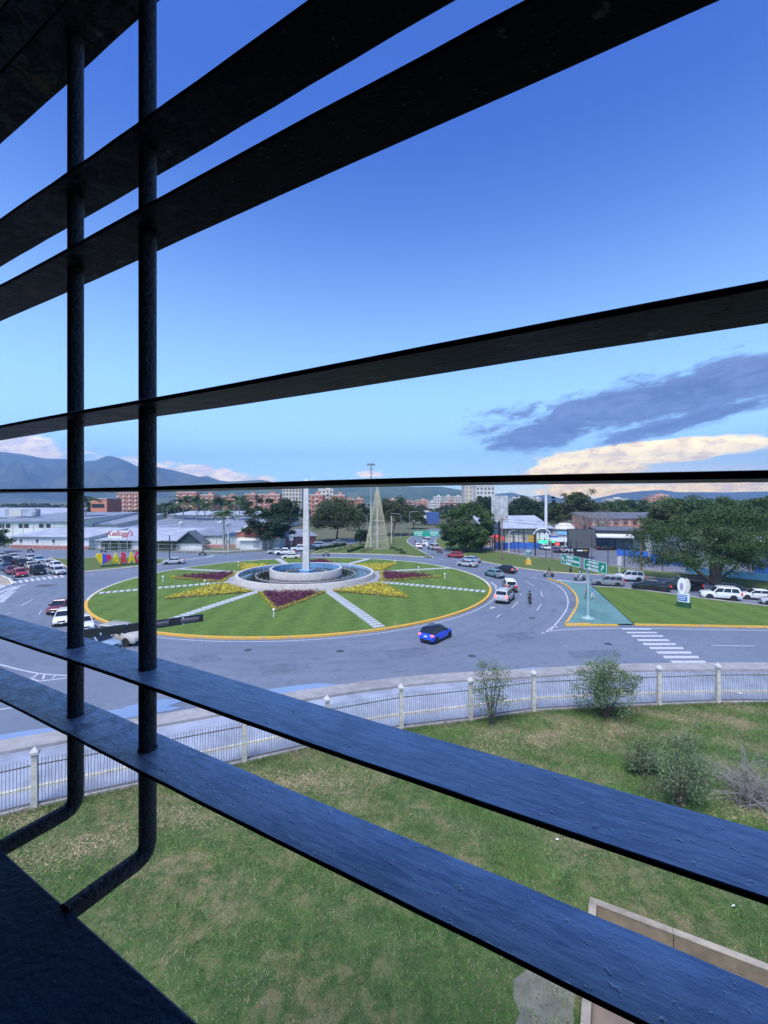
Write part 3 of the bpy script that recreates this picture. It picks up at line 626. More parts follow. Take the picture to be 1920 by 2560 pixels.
tag(blades('dry_grass', gb[:110000], .03, .10, .008, mat('blade_dry', (.30, .26, .15), .9, .3, 1.2, island=.35)), 'dry straw-coloured grass lying on the yard lawn', 'grass')
edge = []
for i in range(len(fp) - 1):
    a, b = fp[i], fp[i + 1]; k = int((b - a).length * 90)
    for _ in range(k):
        s = random.random(); edge.append((a.x + (b.x - a.x) * s, a.y + (b.y - a.y) * s - abs(random.gauss(0, .35)) - .08, 0))
tag(blades('weeds', np.array(edge), .08, .34, .010, mat('weed', (.075, .10, .042), .9, .3, 2, island=.4)), 'taller weeds growing along the foot of the yard fence', 'weeds')
hay = []
for c, rr, k in ((R7(170, 740), 1.5, 1600), (R7(400, 715), 1.9, 2200), (R7(650, 740), 1.7, 2000), (R7(1230, 640), 1.4, 1500), (R7(1430, 580), 1.5, 1300), (R6(1500, 800), 1.8, 2000), (R6(420, 1020), 1.6, 1800), (R6(60, 1050), 1.4, 1500), (R7(1560, 1270), 1.0, 900), ((420, 2050), 1.2, 1400), ((220, 2110), 1.0, 1000), ((90, 2150), 1.1, 1100), ((800, 1960), 1.4, 1300), ((60, 2050), 1.2, 1200)):
    p = at(*c)
    for _ in range(k): hay.append((p.x + random.gauss(0, rr), p.y + random.gauss(0, rr * .38), 0.01))
hay = np.array(hay); hay = hay[inpoly(hay, yard)]
tag(blades('hay', hay, .02, .06, .011, mat('hay', (.46, .36, .22), .95, .25, 3, island=.35), ln=3.0), 'swathes of cut pale hay scattered over the yard lawn', 'hay')
# lying straws: longer, flat
# ------------------------------------------------------------------ vegetation builders
LEAF = {}
def leafmat(name, col, isl=.42):
    m = mat(name, col, .75, .35, .45, island=isl, spec=.25); return m
FOL1, FOL2, FOL3, FOL4, FOLP = leafmat('leaf_mid', (.066, .112, .034)), leafmat('leaf_dark', (.035, .062, .030)), leafmat('leaf_fresh', (.085, .150, .040)), leafmat('leaf_olive', (.068, .090, .034)), leafmat('palm_leaf', (.050, .090, .035))
FOL5 = leafmat('leaf_rain', (.055, .092, .030))
TWIG = mat('grey_twig', (.24, .215, .205), .9, .2, 3)
def clump_leaves(cl, per, spread, size, flat=.55, bias=0):
    C = np.repeat(cl, per, 0); r = rng.normal(size=C.shape); r /= np.linalg.norm(r, axis=1)[:, None]; r *= (rng.random(len(C)) ** .45)[:, None]
    sp_ = spread * np.repeat(rng.uniform(.65, 1.35, len(cl)), per)[:, None]
    C = C + r * sp_ * np.array([1, 1, flat]); return leafquads(C, size, .7, .55)
def dome_clumps(n, rx, ry, rz, zc, lo=-.35, hollow=.55, lump=.22):
    """clump centres through an uneven dome"""
    P_ = []
    ph = rng.uniform(0, 6.28, 6)
    while len(P_) < n:
        v = rng.normal(size=3); v /= np.linalg.norm(v)
        if v[2] < lo: continue
        a = math.atan2(v[1], v[0]); k = 1 + lump * (math.sin(3 * a + ph[0]) * .5 + math.sin(5 * a + ph[1]) * .35 + math.sin(7 * v[2] + ph[2] + 2 * a) * .4)
        s = (hollow + (1 - hollow) * rng.random() ** .6) * k; P_.append((v[0] * rx * s, v[1] * ry * s, zc + v[2] * rz * s))
    return np.array(P_)
def limbs(mb, base, forks, cl, r0, n=7, k=14):
    """trunk to fork points, then limbs out to clump centres"""
    idx = rng.choice(len(cl), min(k, len(cl)), replace=False)
    for f, rr in forks: mb.tube([base, base.lerp(f, .5) + Vector((random.gauss(0, .12), random.gauss(0, .12), 0)), f], [rr * 1.25, rr * .95, rr * .75], n)
    for i in idx:
        c = Vector(cl[i]); f, rr = min(forks, key=lambda q: (q[0] - c).length)
        m = f.lerp(c, .5) + Vector((random.gauss(0, .3), random.gauss(0, .3), (c - f).length * .10)); mb.tube([f, m, c], [rr * .55, rr * .32, rr * .10], 5)
def tree(name, label, loc, cl, per, spread, size, m, forks, bark=BARK, r0=.35, cat='tree', k=16, group=None, flat=.55):
    t = thing(name, label, cat, loc, 0, group)
    tb = MB(); limbs(tb, Vector((0, 0, -.1)), [(Vector(f), rr) for f, rr in forks], cl, r0, k=k); tb.build('trunk', bark, t, 60)
    V, Q = clump_leaves(cl, per, spread, size, flat); link('crown', fastmesh('crown', V, Q, m), t); return t
def dometree(name, label, px0, px1, ytop, ybase, m, d=None, seed=None, hollow=.5, trunk=.3, per=90, n=90, size=None, lo=-.35, flat=.6, lump=.2, k=14, bark=BARK, fr=None, spread=None, cat='tree', group=None, dy=1.0):
    """tree whose crown spans px0..px1 and reaches ytop, standing at ybase (or at depth d)"""
    if d is None: d = F * H / (ybase - YH)
    xc = (px0 + px1) / 2; X = (xc - CX) / F * d; rx = (px1 - px0) / 2 / F * d * .9; zt = H - (ytop - YH) / F * d
    zb = zt * trunk; rz = (zt - zb) / (1 - lo * .8) * .92; zc = zt - rz * 1.0
    cl = dome_clumps(n, rx, rx * dy, rz, zc, lo, hollow, lump)
    spread = spread or rx * .30; size = size or max(.16, d * .0019)
    fk = fr or [((random.gauss(0, rx * .1), random.gauss(0, rx * .1), max(zb * .9, zt * .2)), max(.14, zt * .022))]
    return tree(name, label, (X, d, 0), cl, per, spread, size, m, fk, bark, k=k, cat=cat, group=group, flat=flat)
GT = 'trees around the roundabout'
# --- big spreading rain tree on the right
cl = np.concatenate([dome_clumps(120, 13.0, 9.0, 4.6, 7.6, -.25, .5, .25), dome_clumps(80, 9.0, 7, 3.0, 4.6, -.5, .6, .3) + np.array([-3.0, -1.5, 0]), dome_clumps(50, 7.0, 6, 3.0, 4.8, -.5, .5, .3) + np.array([7.0, -1.0, 0]), dome_clumps(30, 4.5, 4, 2.0, 10.6, -.2, .4, .3) + np.array([2, 0, 0])])
p = at(1787, 1462)
tree('rain_tree', 'huge spreading rain tree with thick leaning trunks behind the white cars', (p.x, p.y, .1), cl, 200, 1.7, .135, FOL5, [((1.0, 0, 3.6), .75), ((-3.2, .4, 2.6), .38), ((4.6, 1.2, 2.8), .22), ((.2, .6, 4.6), .5)], BARK, k=26)
# --- round dense tree right of the far road
p = at(1165, 1379)
cl = np.concatenate([dome_clumps(150, 7.2, 6.5, 6.6, 6.9, -.85, .5, .10)])
tree('mango_tree', 'big round dense green tree at the bend of the far road', (p.x, p.y, .1), cl, 260, 1.5, .22, FOL1, [((-2.6, 0, 2.6), .22), ((.4, .3, 3.0), .30), ((2.9, -.2, 2.6), .22)], BARK, k=18)
# --- dark ficus left of the obelisk
p = at(673, 1372)
cl = np.concatenate([dome_clumps(80, 7.6, 6, 6.0, 7.6, -.7, .5, .35), dome_clumps(34, 4.0, 4, 3.6, 10.2, -.4, .5, .3) + np.array([4.6, 0, 0.4]), dome_clumps(26, 3.6, 3, 3, 4.2, -.4, .5, .3) + np.array([1.6, -2, 0])])
tree('ficus_tree', 'tall ragged dark tree standing left of the obelisk by the factory', (p.x, p.y, .1), cl, 150, 1.5, .25, FOL2, [((.5, 0, 3.4), .34), ((-2.5, 0, 4.6), .22), ((2.8, .2, 5.2), .22)], BARKP, k=26)
dometree('rain_tree', 'broad dark dome-shaped tree just right of the obelisk', 772, 912, 1250, 1361, FOL4, d=150, hollow=.55, trunk=.34, per=150, n=120, dy=.8, group=GT)
dometree('rain_tree', 'wide flat tree behind the wire cone', 922, 1040, 1251, 1352, FOL4, d=175, trunk=.4, per=110, n=90, dy=.8, group=GT)
dometree('rain_tree', 'low tree under the red blocks left of the wire cone', 868, 930, 1262, 1350, FOL2, d=200, trunk=.35, per=90, n=60, group=GT)
dometree('street_tree', 'small bushy tree at the left foot of the wire cone', 884, 922, 1325, 1363, FOL2, d=138, trunk=.25, per=110, n=40, hollow=.35, group=GT)
dometree('street_tree', 'row tree behind the far street lamps', 1008, 1062, 1272, 1335, FOL2, d=215, trunk=.3, per=90, n=60, group=GT)
dometree('rain_tree', 'dark spreading tree behind the stained billboard, left half', 1180, 1262, 1243, 1340, FOL2, d=205, trunk=.35, per=110, n=80, group=GT)
dometree('rain_tree', 'dark spreading tree just right of the stained billboard', 1258, 1368, 1247, 1335, FOL2, d=210, trunk=.35, per=120, n=90, group=GT)
dometree('rain_tree', 'olive domed tree right of the white mast', 1355, 1440, 1259, 1330, FOL4, d=190, trunk=.35, per=110, n=80, group=GT)
dometree('rain_tree', 'green domed tree left of the tall ragged tree', 1372, 1402, 1248, 1330, FOL2, d=260, trunk=.3, per=90, n=40, group=GT)
dometree('tall_tree', 'tall ragged tree rising above the others on the right skyline', 1398, 1490, 1219, 1335, FOL4, d=178, hollow=.10, trunk=.30, per=90, n=150, lump=.18, spread=1.7, k=70, group=GT)
dometree('rain_tree', 'broad olive tree below the tall ragged tree', 1400, 1520, 1256, 1335, FOL4, d=182, trunk=.45, per=120, n=90, group=GT)
for i, (a, b, yt, d, lab) in enumerate(((1500, 1600, 1252, 250, 'green tree above the brick building, left part'), (1580, 1680, 1255, 240, 'green tree above the brick building, middle'), (1640, 1760, 1242, 150, 'wide tree behind the big rain tree, left part'), (1730, 1850, 1240, 140, 'wide tree behind the big rain tree, middle'), (1830, 1960, 1246, 130, 'wide tree behind the big rain tree, at the right edge'), (1895, 1960, 1238, 230, 'dark far tree at the right picture edge'), (1610, 1700, 1262, 122, 'bushy tree between the brick building and the big rain tree'))):
    dometree('rain_tree', lab, a, b, yt, 1335, (FOL1, FOL1, FOL1, FOL1, FOL1, FOL2, FOL4, FOL1, FOL4)[i], d=d, trunk=.34, per=150, n=100, flat=.45, group='woods behind the right car park')
# grey leafless crown
p = atd(1482, 1340, 138); cl = dome_clumps(70, 9.2, 6, 3.6, 7.2, -.2, .5, .2)
t = thing('bare_tree', 'wide grey leafless tree crown behind the dark screen', 'tree', (p.x, p.y, 0), 0)
tb = MB(); limbs(tb, Vector((0, 0, 0)), [(Vector((0, 0, 4.2)), .28), (Vector((2, 0, 5)), .2), (Vector((-2.4, 0, 5)), .2)], cl, .3, k=60); tb.build('trunk', BARKP, t)
V, Q = clump_leaves(cl, 150, 1.5, .20, .6); V = V.reshape(-1, 4, 3); mid = (V[:, 0] + V[:, 2]) / 2; V[:, 1] = mid + (V[:, 1] - mid) * .12; V[:, 3] = mid + (V[:, 3] - mid) * .12
tag(link('twigs', fastmesh('twigs', V.reshape(-1, 3), Q, TWIG), t), kind='stuff')
dometree('street_tree', 'dark tree at the left picture edge beside the queue', -70, 20, 1318, 1372, FOL2, d=116, trunk=.25, per=120, n=50, hollow=.35)
# --- palms
def make_frond():
    mb = MB(); n = 12; L = 3.6; spine = []
    for i in range(n + 1):
        s = i / n; spine.append(Vector((L * (s - .12 * s * s), 0, 1.1 * math.sin(1.9 * s) - 1.55 * s * s)))
    for i in range(1, n):
        p, q = spine[i], spine[i + 1]; wdt = .75 * math.sin(math.pi * min(1, .12 + i / n * .95)) + .06
        for sgn in (-1, 1):
            for f in (0, .5):
                a = p.lerp(q, f); b = p.lerp(q, f + .22); e = a + Vector((.42, sgn * wdt * 1.25, -.40 * wdt - .1)); mb.add([a, b + (b - a) * 1.1, e], [(0, 1, 2)])
    mb.tube(spine, [.035] * 4 + [.02] * (n - 3), 3); return mb.mesh('frond', FOLP)
FROND = make_frond(); PTRUNK = mat('palm_trunk', (.36, .33, .29), .9, .2, 3)
def palm(px, ycrown, d, label, sc=1.0, nf=15):
    q = atd(px, ycrown, d); t = thing('palm_tree', label, 'palm tree', (q.x, q.y, 0), 0, 'royal palms by the factory')
    MB().tube([(0, 0, -.1), (.05, 0, q.z * .4), (0, .04, q.z * .85), (0, 0, q.z)], [.26, .27, .20, .13], 10).build('trunk', PTRUNK, t, 60)
    MB().tube([(0, 0, q.z - 1.5 * sc), (0, 0, q.z)], [.15, .11], 8).build('crownshaft', FOL3, t, 60)
    for k in range(nf):
        o = link('frond', FROND, t, (0, 0, q.z)); o.rotation_euler = (0, R(random.uniform(-32, 28)), k * 2.399 + random.random() * .3); o.scale = (sc, sc, sc)
for i, (px, y, d, lab, sc) in enumerate(((214, 1252, 170, 'palm beside the left edge of the red brick office', 1.15), (437, 1272, 190, 'short palm left of the palm row, by a white vent', .9), (458, 1254, 185, 'first tall palm of the row behind the long grey roof', 1.15), (492, 1252, 182, 'second tall palm of the row behind the long grey roof', 1.15), (512, 1268, 200, 'lower palm between the tall palms of the row', 1.0), (545, 1256, 185, 'third tall palm of the row behind the long grey roof', 1.1), (568, 1262, 195, 'lower palm left of the ficus, behind the roof', 1.0), (598, 1253, 180, 'fourth tall palm right beside the dark ficus', 1.15), (559, 1286, 128, 'near palm standing in front of the white factory wall', .85), (418, 1264, 210, 'small palm right of the second grille bar', .9))): palm(px, y, d, lab, sc * 1.45, 20)
# --- shrubs of the yard
def shrub(name, label, px, py, h, w, n, per, spread, size, m, cat='shrub', stems=5, droop=False):
    q = at(px, py); t = thing(name, label, cat, (q.x, q.y, 0)); cl = dome_clumps(n, w, w * .8, h * .42, h * .55, -.8, .25, .35)
    tb = MB()
    for i in rng.choice(n, min(n, stems * 4), replace=False):
        c = Vector(cl[i]); a = Vector((random.gauss(0, .07), random.gauss(0, .07), 0)); mth = a.lerp(c, .5) + Vector((0, 0, .18 * h)); tb.tube([a, mth, c], [.030, .02, .006], 5)
    tb.build('stems', BARK, t); V, Q = clump_leaves(cl, per, spread, size, 1.5 if droop else .7); link('foliage', fastmesh('foliage', V, Q, m), t); return t
LGT = leafmat('leaf_feathery', (.150, .205, .095)); LGD = leafmat('leaf_bushy', (.130, .170, .090))
shrub('sapling', 'slender feathery sapling growing in front of the fence', 1227, 1812, 4.3, 1.35, 80, 34, .42, .05, LGT, 'sapling', 4)
shrub('bush', 'dense fresh green bush hiding a fence post', 1515, 1795, 3.9, 1.95, 130, 80, .48, .05, LGT)
shrub('weeping_shrub', 'drooping dark green shrub in the middle of the right lawn', 1697, 2015, 3.3, 1.55, 85, 60, .42, .045, LGD, droop=True)
shrub('low_shrub', 'low green growth left of the drooping shrub', 1600, 1935, 1.6, .9, 40, 70, .35, .045, LGD)
q = at(1890, 2010); t = thing('bare_shrub', 'tangle of bare grey branches at the right picture edge', 'shrub', (q.x, q.y, 0)); tb = MB()
for i in range(90):
    a = Vector((random.gauss(0, .5), random.gauss(0, .4), 0)); e = Vector((random.gauss(0, 1.5), random.gauss(0, 1.1), abs(random.gauss(1.2, .7)))); mth = a.lerp(e, .5) + Vector((random.gauss(0, .25), random.gauss(0, .25), .35))
    tb.tube([a, mth, e], [.022, .014, .004], 4)
    for _ in range(4): b = mth.lerp(e, random.random()); tb.tube([b, b + Vector((random.gauss(0, .4), random.gauss(0, .4), random.gauss(.1, .25)))], [.008, .003], 3)
tb.build('branches', TWIG, t)
# ------------------------------------------------------------------ mountains, plain woods
def ridge(name, prof, d, depth, m, seed, spur=.30, foot=None):
    r2 = np.random.default_rng(seed); xs = np.array([p[0] for p in prof], float); ys = np.array([p[1] for p in prof], float)
    N, M = 240, 46; X = np.linspace(xs[0], xs[-1], N); Yp = np.interp(X, xs, ys)
    ph = r2.uniform(0, 6.28, 40); fr = r2.uniform(.6, 9, 40)
    def fbm(a, b): return sum(math.sin(a * fr[i] * (1 + i * .35) + ph[i] + 1.7 * math.sin(b * fr[-i - 1] + ph[-i - 1])) / (1 + i * .6) for i in range(14))
    V = []
    for j in range(M):
        s = j / (M - 1)                                # 0 foot .. 1 crest, then back slope
        for i in range(N):
            dd = d - depth * (1 - min(1, s / .85)) if s <= .85 else d + depth * .3 * (s - .85) / .15
            u = min(1, s / .85); xx = (X[i] - CX) / F * dd
            hz = (H - (Yp[i] - YH) / F * d)
            a = X[i] / 260; shp = u ** 1.15
            nz = fbm(a, u * 1.6) * spur * math.sin(math.pi * min(1, u)) * .22
            z = hz * max(0, shp + nz * (1 - .2 * u)) if s <= .85 else hz * (1 - (s - .85) / .15 * .6)
            if s <= .85 and z > hz * dd / d * 1.0: z = hz * (dd / d) * .985
            V.append((xx, dd, z - 3 * (1 - u)))
    Q = np.array([(j * N + i, j * N + i + 1, (j + 1) * N + i + 1, (j + 1) * N + i) for j in range(M - 1) for i in range(N - 1)])
    me = fastmesh(name, np.array(V), Q, m); me.polygons.foreach_set('use_smooth', [True] * len(Q)); return tag(link(name, me), kind='structure')
def _hill(a, b):
    def fn(g, bs, tc):
        n1 = g.noise(tc, .0035, 7, .62); n2 = g.noise(tc, .02, 5, .6)
        g.put(bs.inputs['Base Color'], g.mix(g.smooth(n1, .4, .62), a, b)); bump(g, bs, g.m('ADD', n1, g.m('MULTIPLY', n2, .4)), 1.0, 60)
    return fn
HILL = custom('hill_forest', _hill((.028, .052, .026), (.11, .125, .055)), .95, .1); HILLG = custom('hill_green', _hill((.055, .100, .034), (.11, .15, .055)), .95, .1)
ridge('mountains', [(-420, 1122), (-200, 1126), (0, 1129), (58, 1135), (116, 1146), (158, 1147), (204, 1154), (239, 1150), (258, 1142), (270, 1138), (285, 1141), (305, 1147), (340, 1164), (386, 1166), (436, 1176), (475, 1185), (498, 1192), (517, 1189), (548, 1201), (602, 1206), (700, 1226), (800, 1240)], 5200, 2300, HILL, 3, .62)
ridge('mountains', [(430, 1215), (519, 1203), (570, 1204), (654, 1199), (712, 1211), (770, 1209), (850, 1216), (950, 1213), (1040, 1217), (1100, 1216), (1150, 1224), (1200, 1238), (1300, 1248)], 3600, 1500, HILLG, 8, .6)
ridge('mountains', [(1050, 1244), (1150, 1240), (1238, 1235), (1280, 1231), (1320, 1242), (1338, 1240), (1368, 1236), (1402, 1246), (1487, 1247), (1549, 1233), (1608, 1227), (1657, 1225), (1692, 1230), (1738, 1230), (1820, 1231), (1920, 1228), (2300, 1226)], 5600, 1900, HILL, 12, .45)
# far woods: nobody could count these crowns
C = []
for k in range(1500):
    d = random.uniform(270, 900); px = random.uniform(-300, 2250)
    X = (px - CX) / F * d; h = random.uniform(5, 11) * (1 if px > 1000 else .8); r = random.uniform(3, 6.5)
    v = rng.normal(size=(16, 3)); v /= np.linalg.norm(v, axis=1)[:, None]; v[:, 2] = np.abs(v[:, 2])
    C.append(np.array([X, d, h * .35]) + v * np.array([r, r, h * .62]))
V, Q = clump_leaves(np.concatenate(C), 8, 1.6, .85, .6)
tag(link('woodland', fastmesh('woodland', V, Q, FOL2)), 'continuous belt of far tree crowns in front of the hills', 'woodland', kind='stuff')
# ------------------------------------------------------------------ buildings
BRICK = mat('red_brick', (.36, .135, .095), .85, .18, 1.2); BRICKD = mat('dark_brick', (.36, .125, .095), .85, .18, 1.2); ORANGE = mat('orange_render', (.56, .225, .145), .85, .15, .3)
BEIGE = mat('beige_render', (.56, .50, .42), .85, .12, .3); PALE = mat('pale_render', (.62, .59, .54), .85, .12, .3); WDARK = mat('window_dark', (.022, .026, .034), .25, .2, 1)
def _corr(col):
    def fn(g, b, tc):
        wv = g.n('ShaderNodeTexWave', wave_type='BANDS', bands_direction='X'); wv.inputs['Scale'].default_value = 1.6; g.l(tc, wv.inputs['Vector'])
        n1 = g.noise(tc, .35, 5, .6); c = g.mix(g.smooth(n1, .35, .7), [x * .8 for x in col], [x * 1.18 for x in col]); g.put(b.inputs['Base Color'], c); bump(g, b, wv.outputs['Fac'], .5, .06)
    return fn
ROOFB = custom('slate_roof', _corr((.22, .25, .31)), .6); ROOFP = custom('pale_roof', _corr((.38, .41, .47)), .55); ROOFD = custom('dark_roof', _corr((.13, .14, .16)), .6)
FARWIN = mat('far_window', (.11, .11, .12), .4, .2, 1)
def winmesh(w, h, m=WDARK): return MB().box((0, 0, 0), (w, .16, h)).mesh('window', m)
def tower(label, px0, px1, ytop, d, m, nx, ny, deep=14, rows=None, ww=.5, hh=.5, name='apartment_building', roof=True, side=0.0, balc=None):
    A, B = atd(px0, ytop, d), atd(px1, ytop, d); W = B.x - A.x; Z = max(A.z, 4)
    t = thing(name, label, 'building', ((A.x + B.x) / 2, d, 0), side, 'apartment blocks on the skyline')
    MB().box((0, deep / 2, Z / 2), (W, deep, Z)).build('wall', m, t)
    if roof: MB().box((0, deep / 2, Z + .3), (W * 1.02, deep * 1.02, .6)).build('roof', PALE, t); MB().box((W * .1, deep / 2, Z + 1.4), (W * .25, deep * .4, 1.8)).build('stair_head', m, t)
    if nx:
        cw, ch = W / nx, 3.0; me = winmesh(cw * ww, ch * hh, FARWIN); bm = MB().box((0, -.4, 0), (cw * .62, .8, 1.0)).mesh('balcony', balc) if balc else None
        for r in range(ny):
            z = Z - 1.6 - r * ch
            if z < 1: break
            for c in range(nx):
                x = -W / 2 + cw * (c + .5); link('window', me, t, (x, -.03, z))
                if bm and c % 2 == 0: link('balcony', bm, t, (x, -.02, z - 1.05))
    return t
tower('long orange apartment block with pale balconies behind the brick office', 292, 352, 1232, 330, ORANGE, 8, 6, balc=PALE)
tower('orange block behind the palm row, right of the second bar', 440, 490, 1231, 380, ORANGE, 6, 5, balc=PALE)
tower('low orange block between palms and dark ficus', 610, 640, 1236, 420, ORANGE, 4, 4, balc=PALE)
tower('orange block seen between the second and third tall palms', 500, 534, 1238, 360, ORANGE, 5, 5, balc=PALE)
tower('orange block behind the third tall palm', 556, 590, 1241, 400, ORANGE, 5, 5, balc=PALE)
tower('orange block behind the ficus crown', 644, 700, 1237, 380, ORANGE, 7, 5, balc=PALE)
tower('small brick block left of the slim white tower', 1004, 1036, 1254, 430, BRICK, 5, 4, balc=PALE)
tower('orange block between the mast and the stepped wing', 862, 882, 1250, 380, ORANGE, 3, 4, balc=PALE)
tower('beige tower just left of the obelisk', 706, 754, 1222, 360, BEIGE, 6, 6)
tower('red orange stepped block just right of the obelisk', 768, 806, 1238, 300, ORANGE, 4, 5, balc=PALE)
tower('upper beige part of the stepped block right of the obelisk', 796, 832, 1224, 312, BEIGE, 4, 6, balc=PALE)
tower('red orange lower wing at the right of the stepped block', 830, 862, 1239, 306, ORANGE, 4, 5, balc=PALE)
tower('small red orange block left of the high mast', 880, 908, 1248, 420, ORANGE, 4, 4)
tower('small orange block right behind the wire cone', 966, 994, 1250, 440, ORANGE, 4, 4)
tower('orange block low in front of the green hill', 1040, 1072, 1251, 520, ORANGE, 5, 5, balc=PALE)
tower('slim white tower in front of the green hill', 1086, 1106, 1242, 520, PALE, 3, 6)
tower('low white block beside the slim white tower', 1072, 1088, 1255, 505, PALE, 3, 4)
tower('grouped beige towers left of the tall beige slab, left one', 1111, 1130, 1241, 560, BEIGE, 4, 7)
tower('grouped beige towers left of the tall beige slab, right one', 1132, 1158, 1242, 550, BEIGE, 4, 7)
tower('red and white low block under the beige towers', 1105, 1148, 1256, 470, BRICK, 6, 4, balc=PALE)
tower('tall beige slab tower left of the stained billboard', 1162, 1192, 1214, 330, BEIGE, 3, 8, ww=.25)
tower('tall pale tower with windows behind the stained billboard', 1190, 1237, 1216, 318, PALE, 5, 8)
for i in range(5): tower('beige block in the row right of the stained billboard, ' + ('first', 'second', 'third', 'fourth', 'fifth')[i] + ' from left', 1280 + 15 * i, 1293 + 15 * i, 1246 - (i % 2) * 1.2, 560, BEIGE if i % 2 else PALE, 3, 5)
tower('long pale low block right of the tall ragged tree', 1517, 1570, 1247, 620, PALE, 8, 4)
tower('pinkish stepped block on the right skyline, lower part', 1622, 1684, 1244, 520, ORANGE, 8, 4, balc=PALE)
tower('pinkish stepped block on the right skyline, upper part', 1638, 1672, 1238, 530, ORANGE, 5, 5, balc=PALE)
# brick office
p0, p1 = atd(226, 1247, 200), atd(267, 1247, 200); Zb = p0.z
b = thing('brick_office', 'red brick office block with two dark window bands', 'building', (p0.x, 200, 0))
W1 = p1.x - p0.x; W2 = atd(303, 1247, 202).x - p1.x
MB().box((W1 / 2, 5.5, Zb / 2), (W1, 11, Zb)).build('wall', ORANGE, b); MB().box((W1 + .06, 5.5, Zb / 2 - .02), (.12, 10.9, Zb - .04)).build('wall', BRICKD, b)
MB().box((W1 / 2, 5.5, Zb + .12), (W1 + .5, 11.4, .25)).build('roof', PALE, b)
for zc in (Zb - 3.1, Zb - 6.7):
    o = MB().box((W1 * .47, -.02, zc), (W1 * .76, .2, 1.6)).build('window', WDARK, b)
    for k in range(4): MB().box((W1 * (.16 + .2 * k), -.14, zc), (.09, .1, 1.6)).build('mullion', BLACK, o)
MB().hexa([(-3.8, -1, 5.2), (-.2, -1, 5.2), (-.2, 8, 5.2), (-3.8, 8, 5.2)], [(-3.8, -1, 8.6), (-.2, -1, 10.6), (-.2, 8, 10.6), (-3.8, 8, 8.6)]).build('annex', BLACK, b)
def shed(name, label, a, c, zw, depth, zr, wm, rm, over=.6, ridge_at=1.0, cat='building', back=None):
    """building with its front wall between two ground points, roof rising to the back"""
    A, B = at(*a), at(*c); dx = (B - A).normalized(); L = (B - A).length; ang = math.atan2(dx.y, dx.x)
    t = thing(name, label, cat, (A.x, A.y, 0), ang); rd = depth * ridge_at
    MB().add([(0, 0, 0), (L, 0, 0), (L, depth, 0), (0, depth, 0), (0, 0, zw), (L, 0, zw), (L, depth, zr if ridge_at == 1 else zw), (0, depth, zr if ridge_at == 1 else zw)] + [(0, rd, zr), (L, rd, zr)],
             [(0, 1, 5, 4), (1, 2, 6, 9, 5), (2, 3, 7, 6), (3, 0, 4, 8, 7)]).build('wall', wm, t)
    n = max(1, int(L / 6)); s = (zr - zw) / rd
    for k in range(n):
        x0, x1 = -over + (L + 2 * over) * k / n, -over + (L + 2 * over) * (k + 1) / n - .03
        q = [(x0, -over, zw - over * s + .05), (x1, -over, zw - over * s + .05), (x1, rd, zr + .05), (x0, rd, zr + .05)]
        MB().hexa(q, [(x, y, z + .14) for x, y, z in q]).build('roof_panel', rm, t)
        if ridge_at < 1:
            q = [(x0, rd, zr + .05), (x1, rd, zr + .05), (x1, depth + over, zw + .05), (x0, depth + over, zw + .05)]
            MB().hexa(q, [(x, y, z + .14) for x, y, z in q]).build('roof_panel', rm, t)
    return t, L
t, L = shed('factory_annex', 'low white building with red brick base behind the left queue', (30, 1371), (222, 1374), 3.4, 16, 5.0, WHITE, ROOFP)
MB().box((L / 2, -.12, .5), (L + .3, .3, 1.0)).build('base_band', BRICK, t)
for k in range(4): MB().box((3 + k * 5.2, -.03, 2.2), (.7, .14, .9)).build('window', WDARK, t)
t, L = shed('factory_hall', 'white factory hall with dark windows left of the first bar', (-60, 1353), (170, 1353.6), 6.6, 42, 8.6, WHITE, ROOFB)
for x in (0, 15, 48, 62, 100, 118):
    xx = (atd(x + 5, 1310, 150.5).x - at(-60, 1353).x); MB().box((xx, -.03, 5.3), (1.5, .16, 1.3)).build('window', WDARK, t)
for k in range(9): MB().box((2 + k * 3.6, -.06, 3.3), (.12, .2, 6.2)).build('pilaster', PALE, t)
b = thing('rooftop_unit', 'big pale box unit on the white factory roof', 'roof unit', (*atd(42, 1276, 165).xy, 8.0)); wd = (97 - 24) / F * 165
me = MB().box((0, 0, 1.3), (.5, .3, 2.5)).mesh('panel', PALE)
MB().box((1.0, 1.6, 1.3), (wd, 3, 2.7)).build('casing', ROOFP, b)
for k in range(8): link('panel', me, b, (-2.6 + k * .58, .0, 0))
MB().lathe([(.9, 0), (.9, 1.4), (.3, 2.0)], 14, (6.2, .8, .4)).build('duct', METALG, b, 40)
shed('warehouse', 'grey warehouse roof at the far left', (-300, 1329), (92, 1330), 6.4, 60, 9.4, PALE, ROOFP)
shed('warehouse', 'grey sloping roof left of the red brick office', (150, 1345), (292, 1346), 5.0, 30, 8.0, WHITE, ROOFB)
t, L = shed('factory_building', 'low grey roofed entrance hall carrying the script sign', (196, 1372), (480, 1374), 2.5, 22, 4.6, WHITE, ROOFP, 1.0)
t, L = shed('factory_building', 'long slate blue factory roof behind the entrance hall', (290, 1350), (640, 1352), 3.4, 40, 6.4, WHITE, ROOFB, .8)
for x, y in ((5, 9), (17, 12), (24, 30), (31, 14), (38, 30), (43, 24)):
    v = MB(); v.lathe([(.55, 0), (.55, .7), (.85, .8), (.85, 1.25), (.2, 1.6)], 12, (x, y, 3.4 + 3.0 * y / 40 + .1)); v.build('roof_vent', WHITE, t, 40)
shed('warehouse', 'pale long roof in front of the palm row', (420, 1318), (720, 1319), 6.2, 26, 7.6, PALE, ROOFP)
t, L = shed('factory_wing', 'white factory wing with pink base and green door', (470, 1368.5), (592, 1370), 3.5, 30, 6.6, WHITE, ROOFB, .5)
MB().box((L * .5, -.1, .5), (L, .2, 1.0)).build('base_band', mat('pink_band', (.50, .22, .20), .8, .2, 2), t)
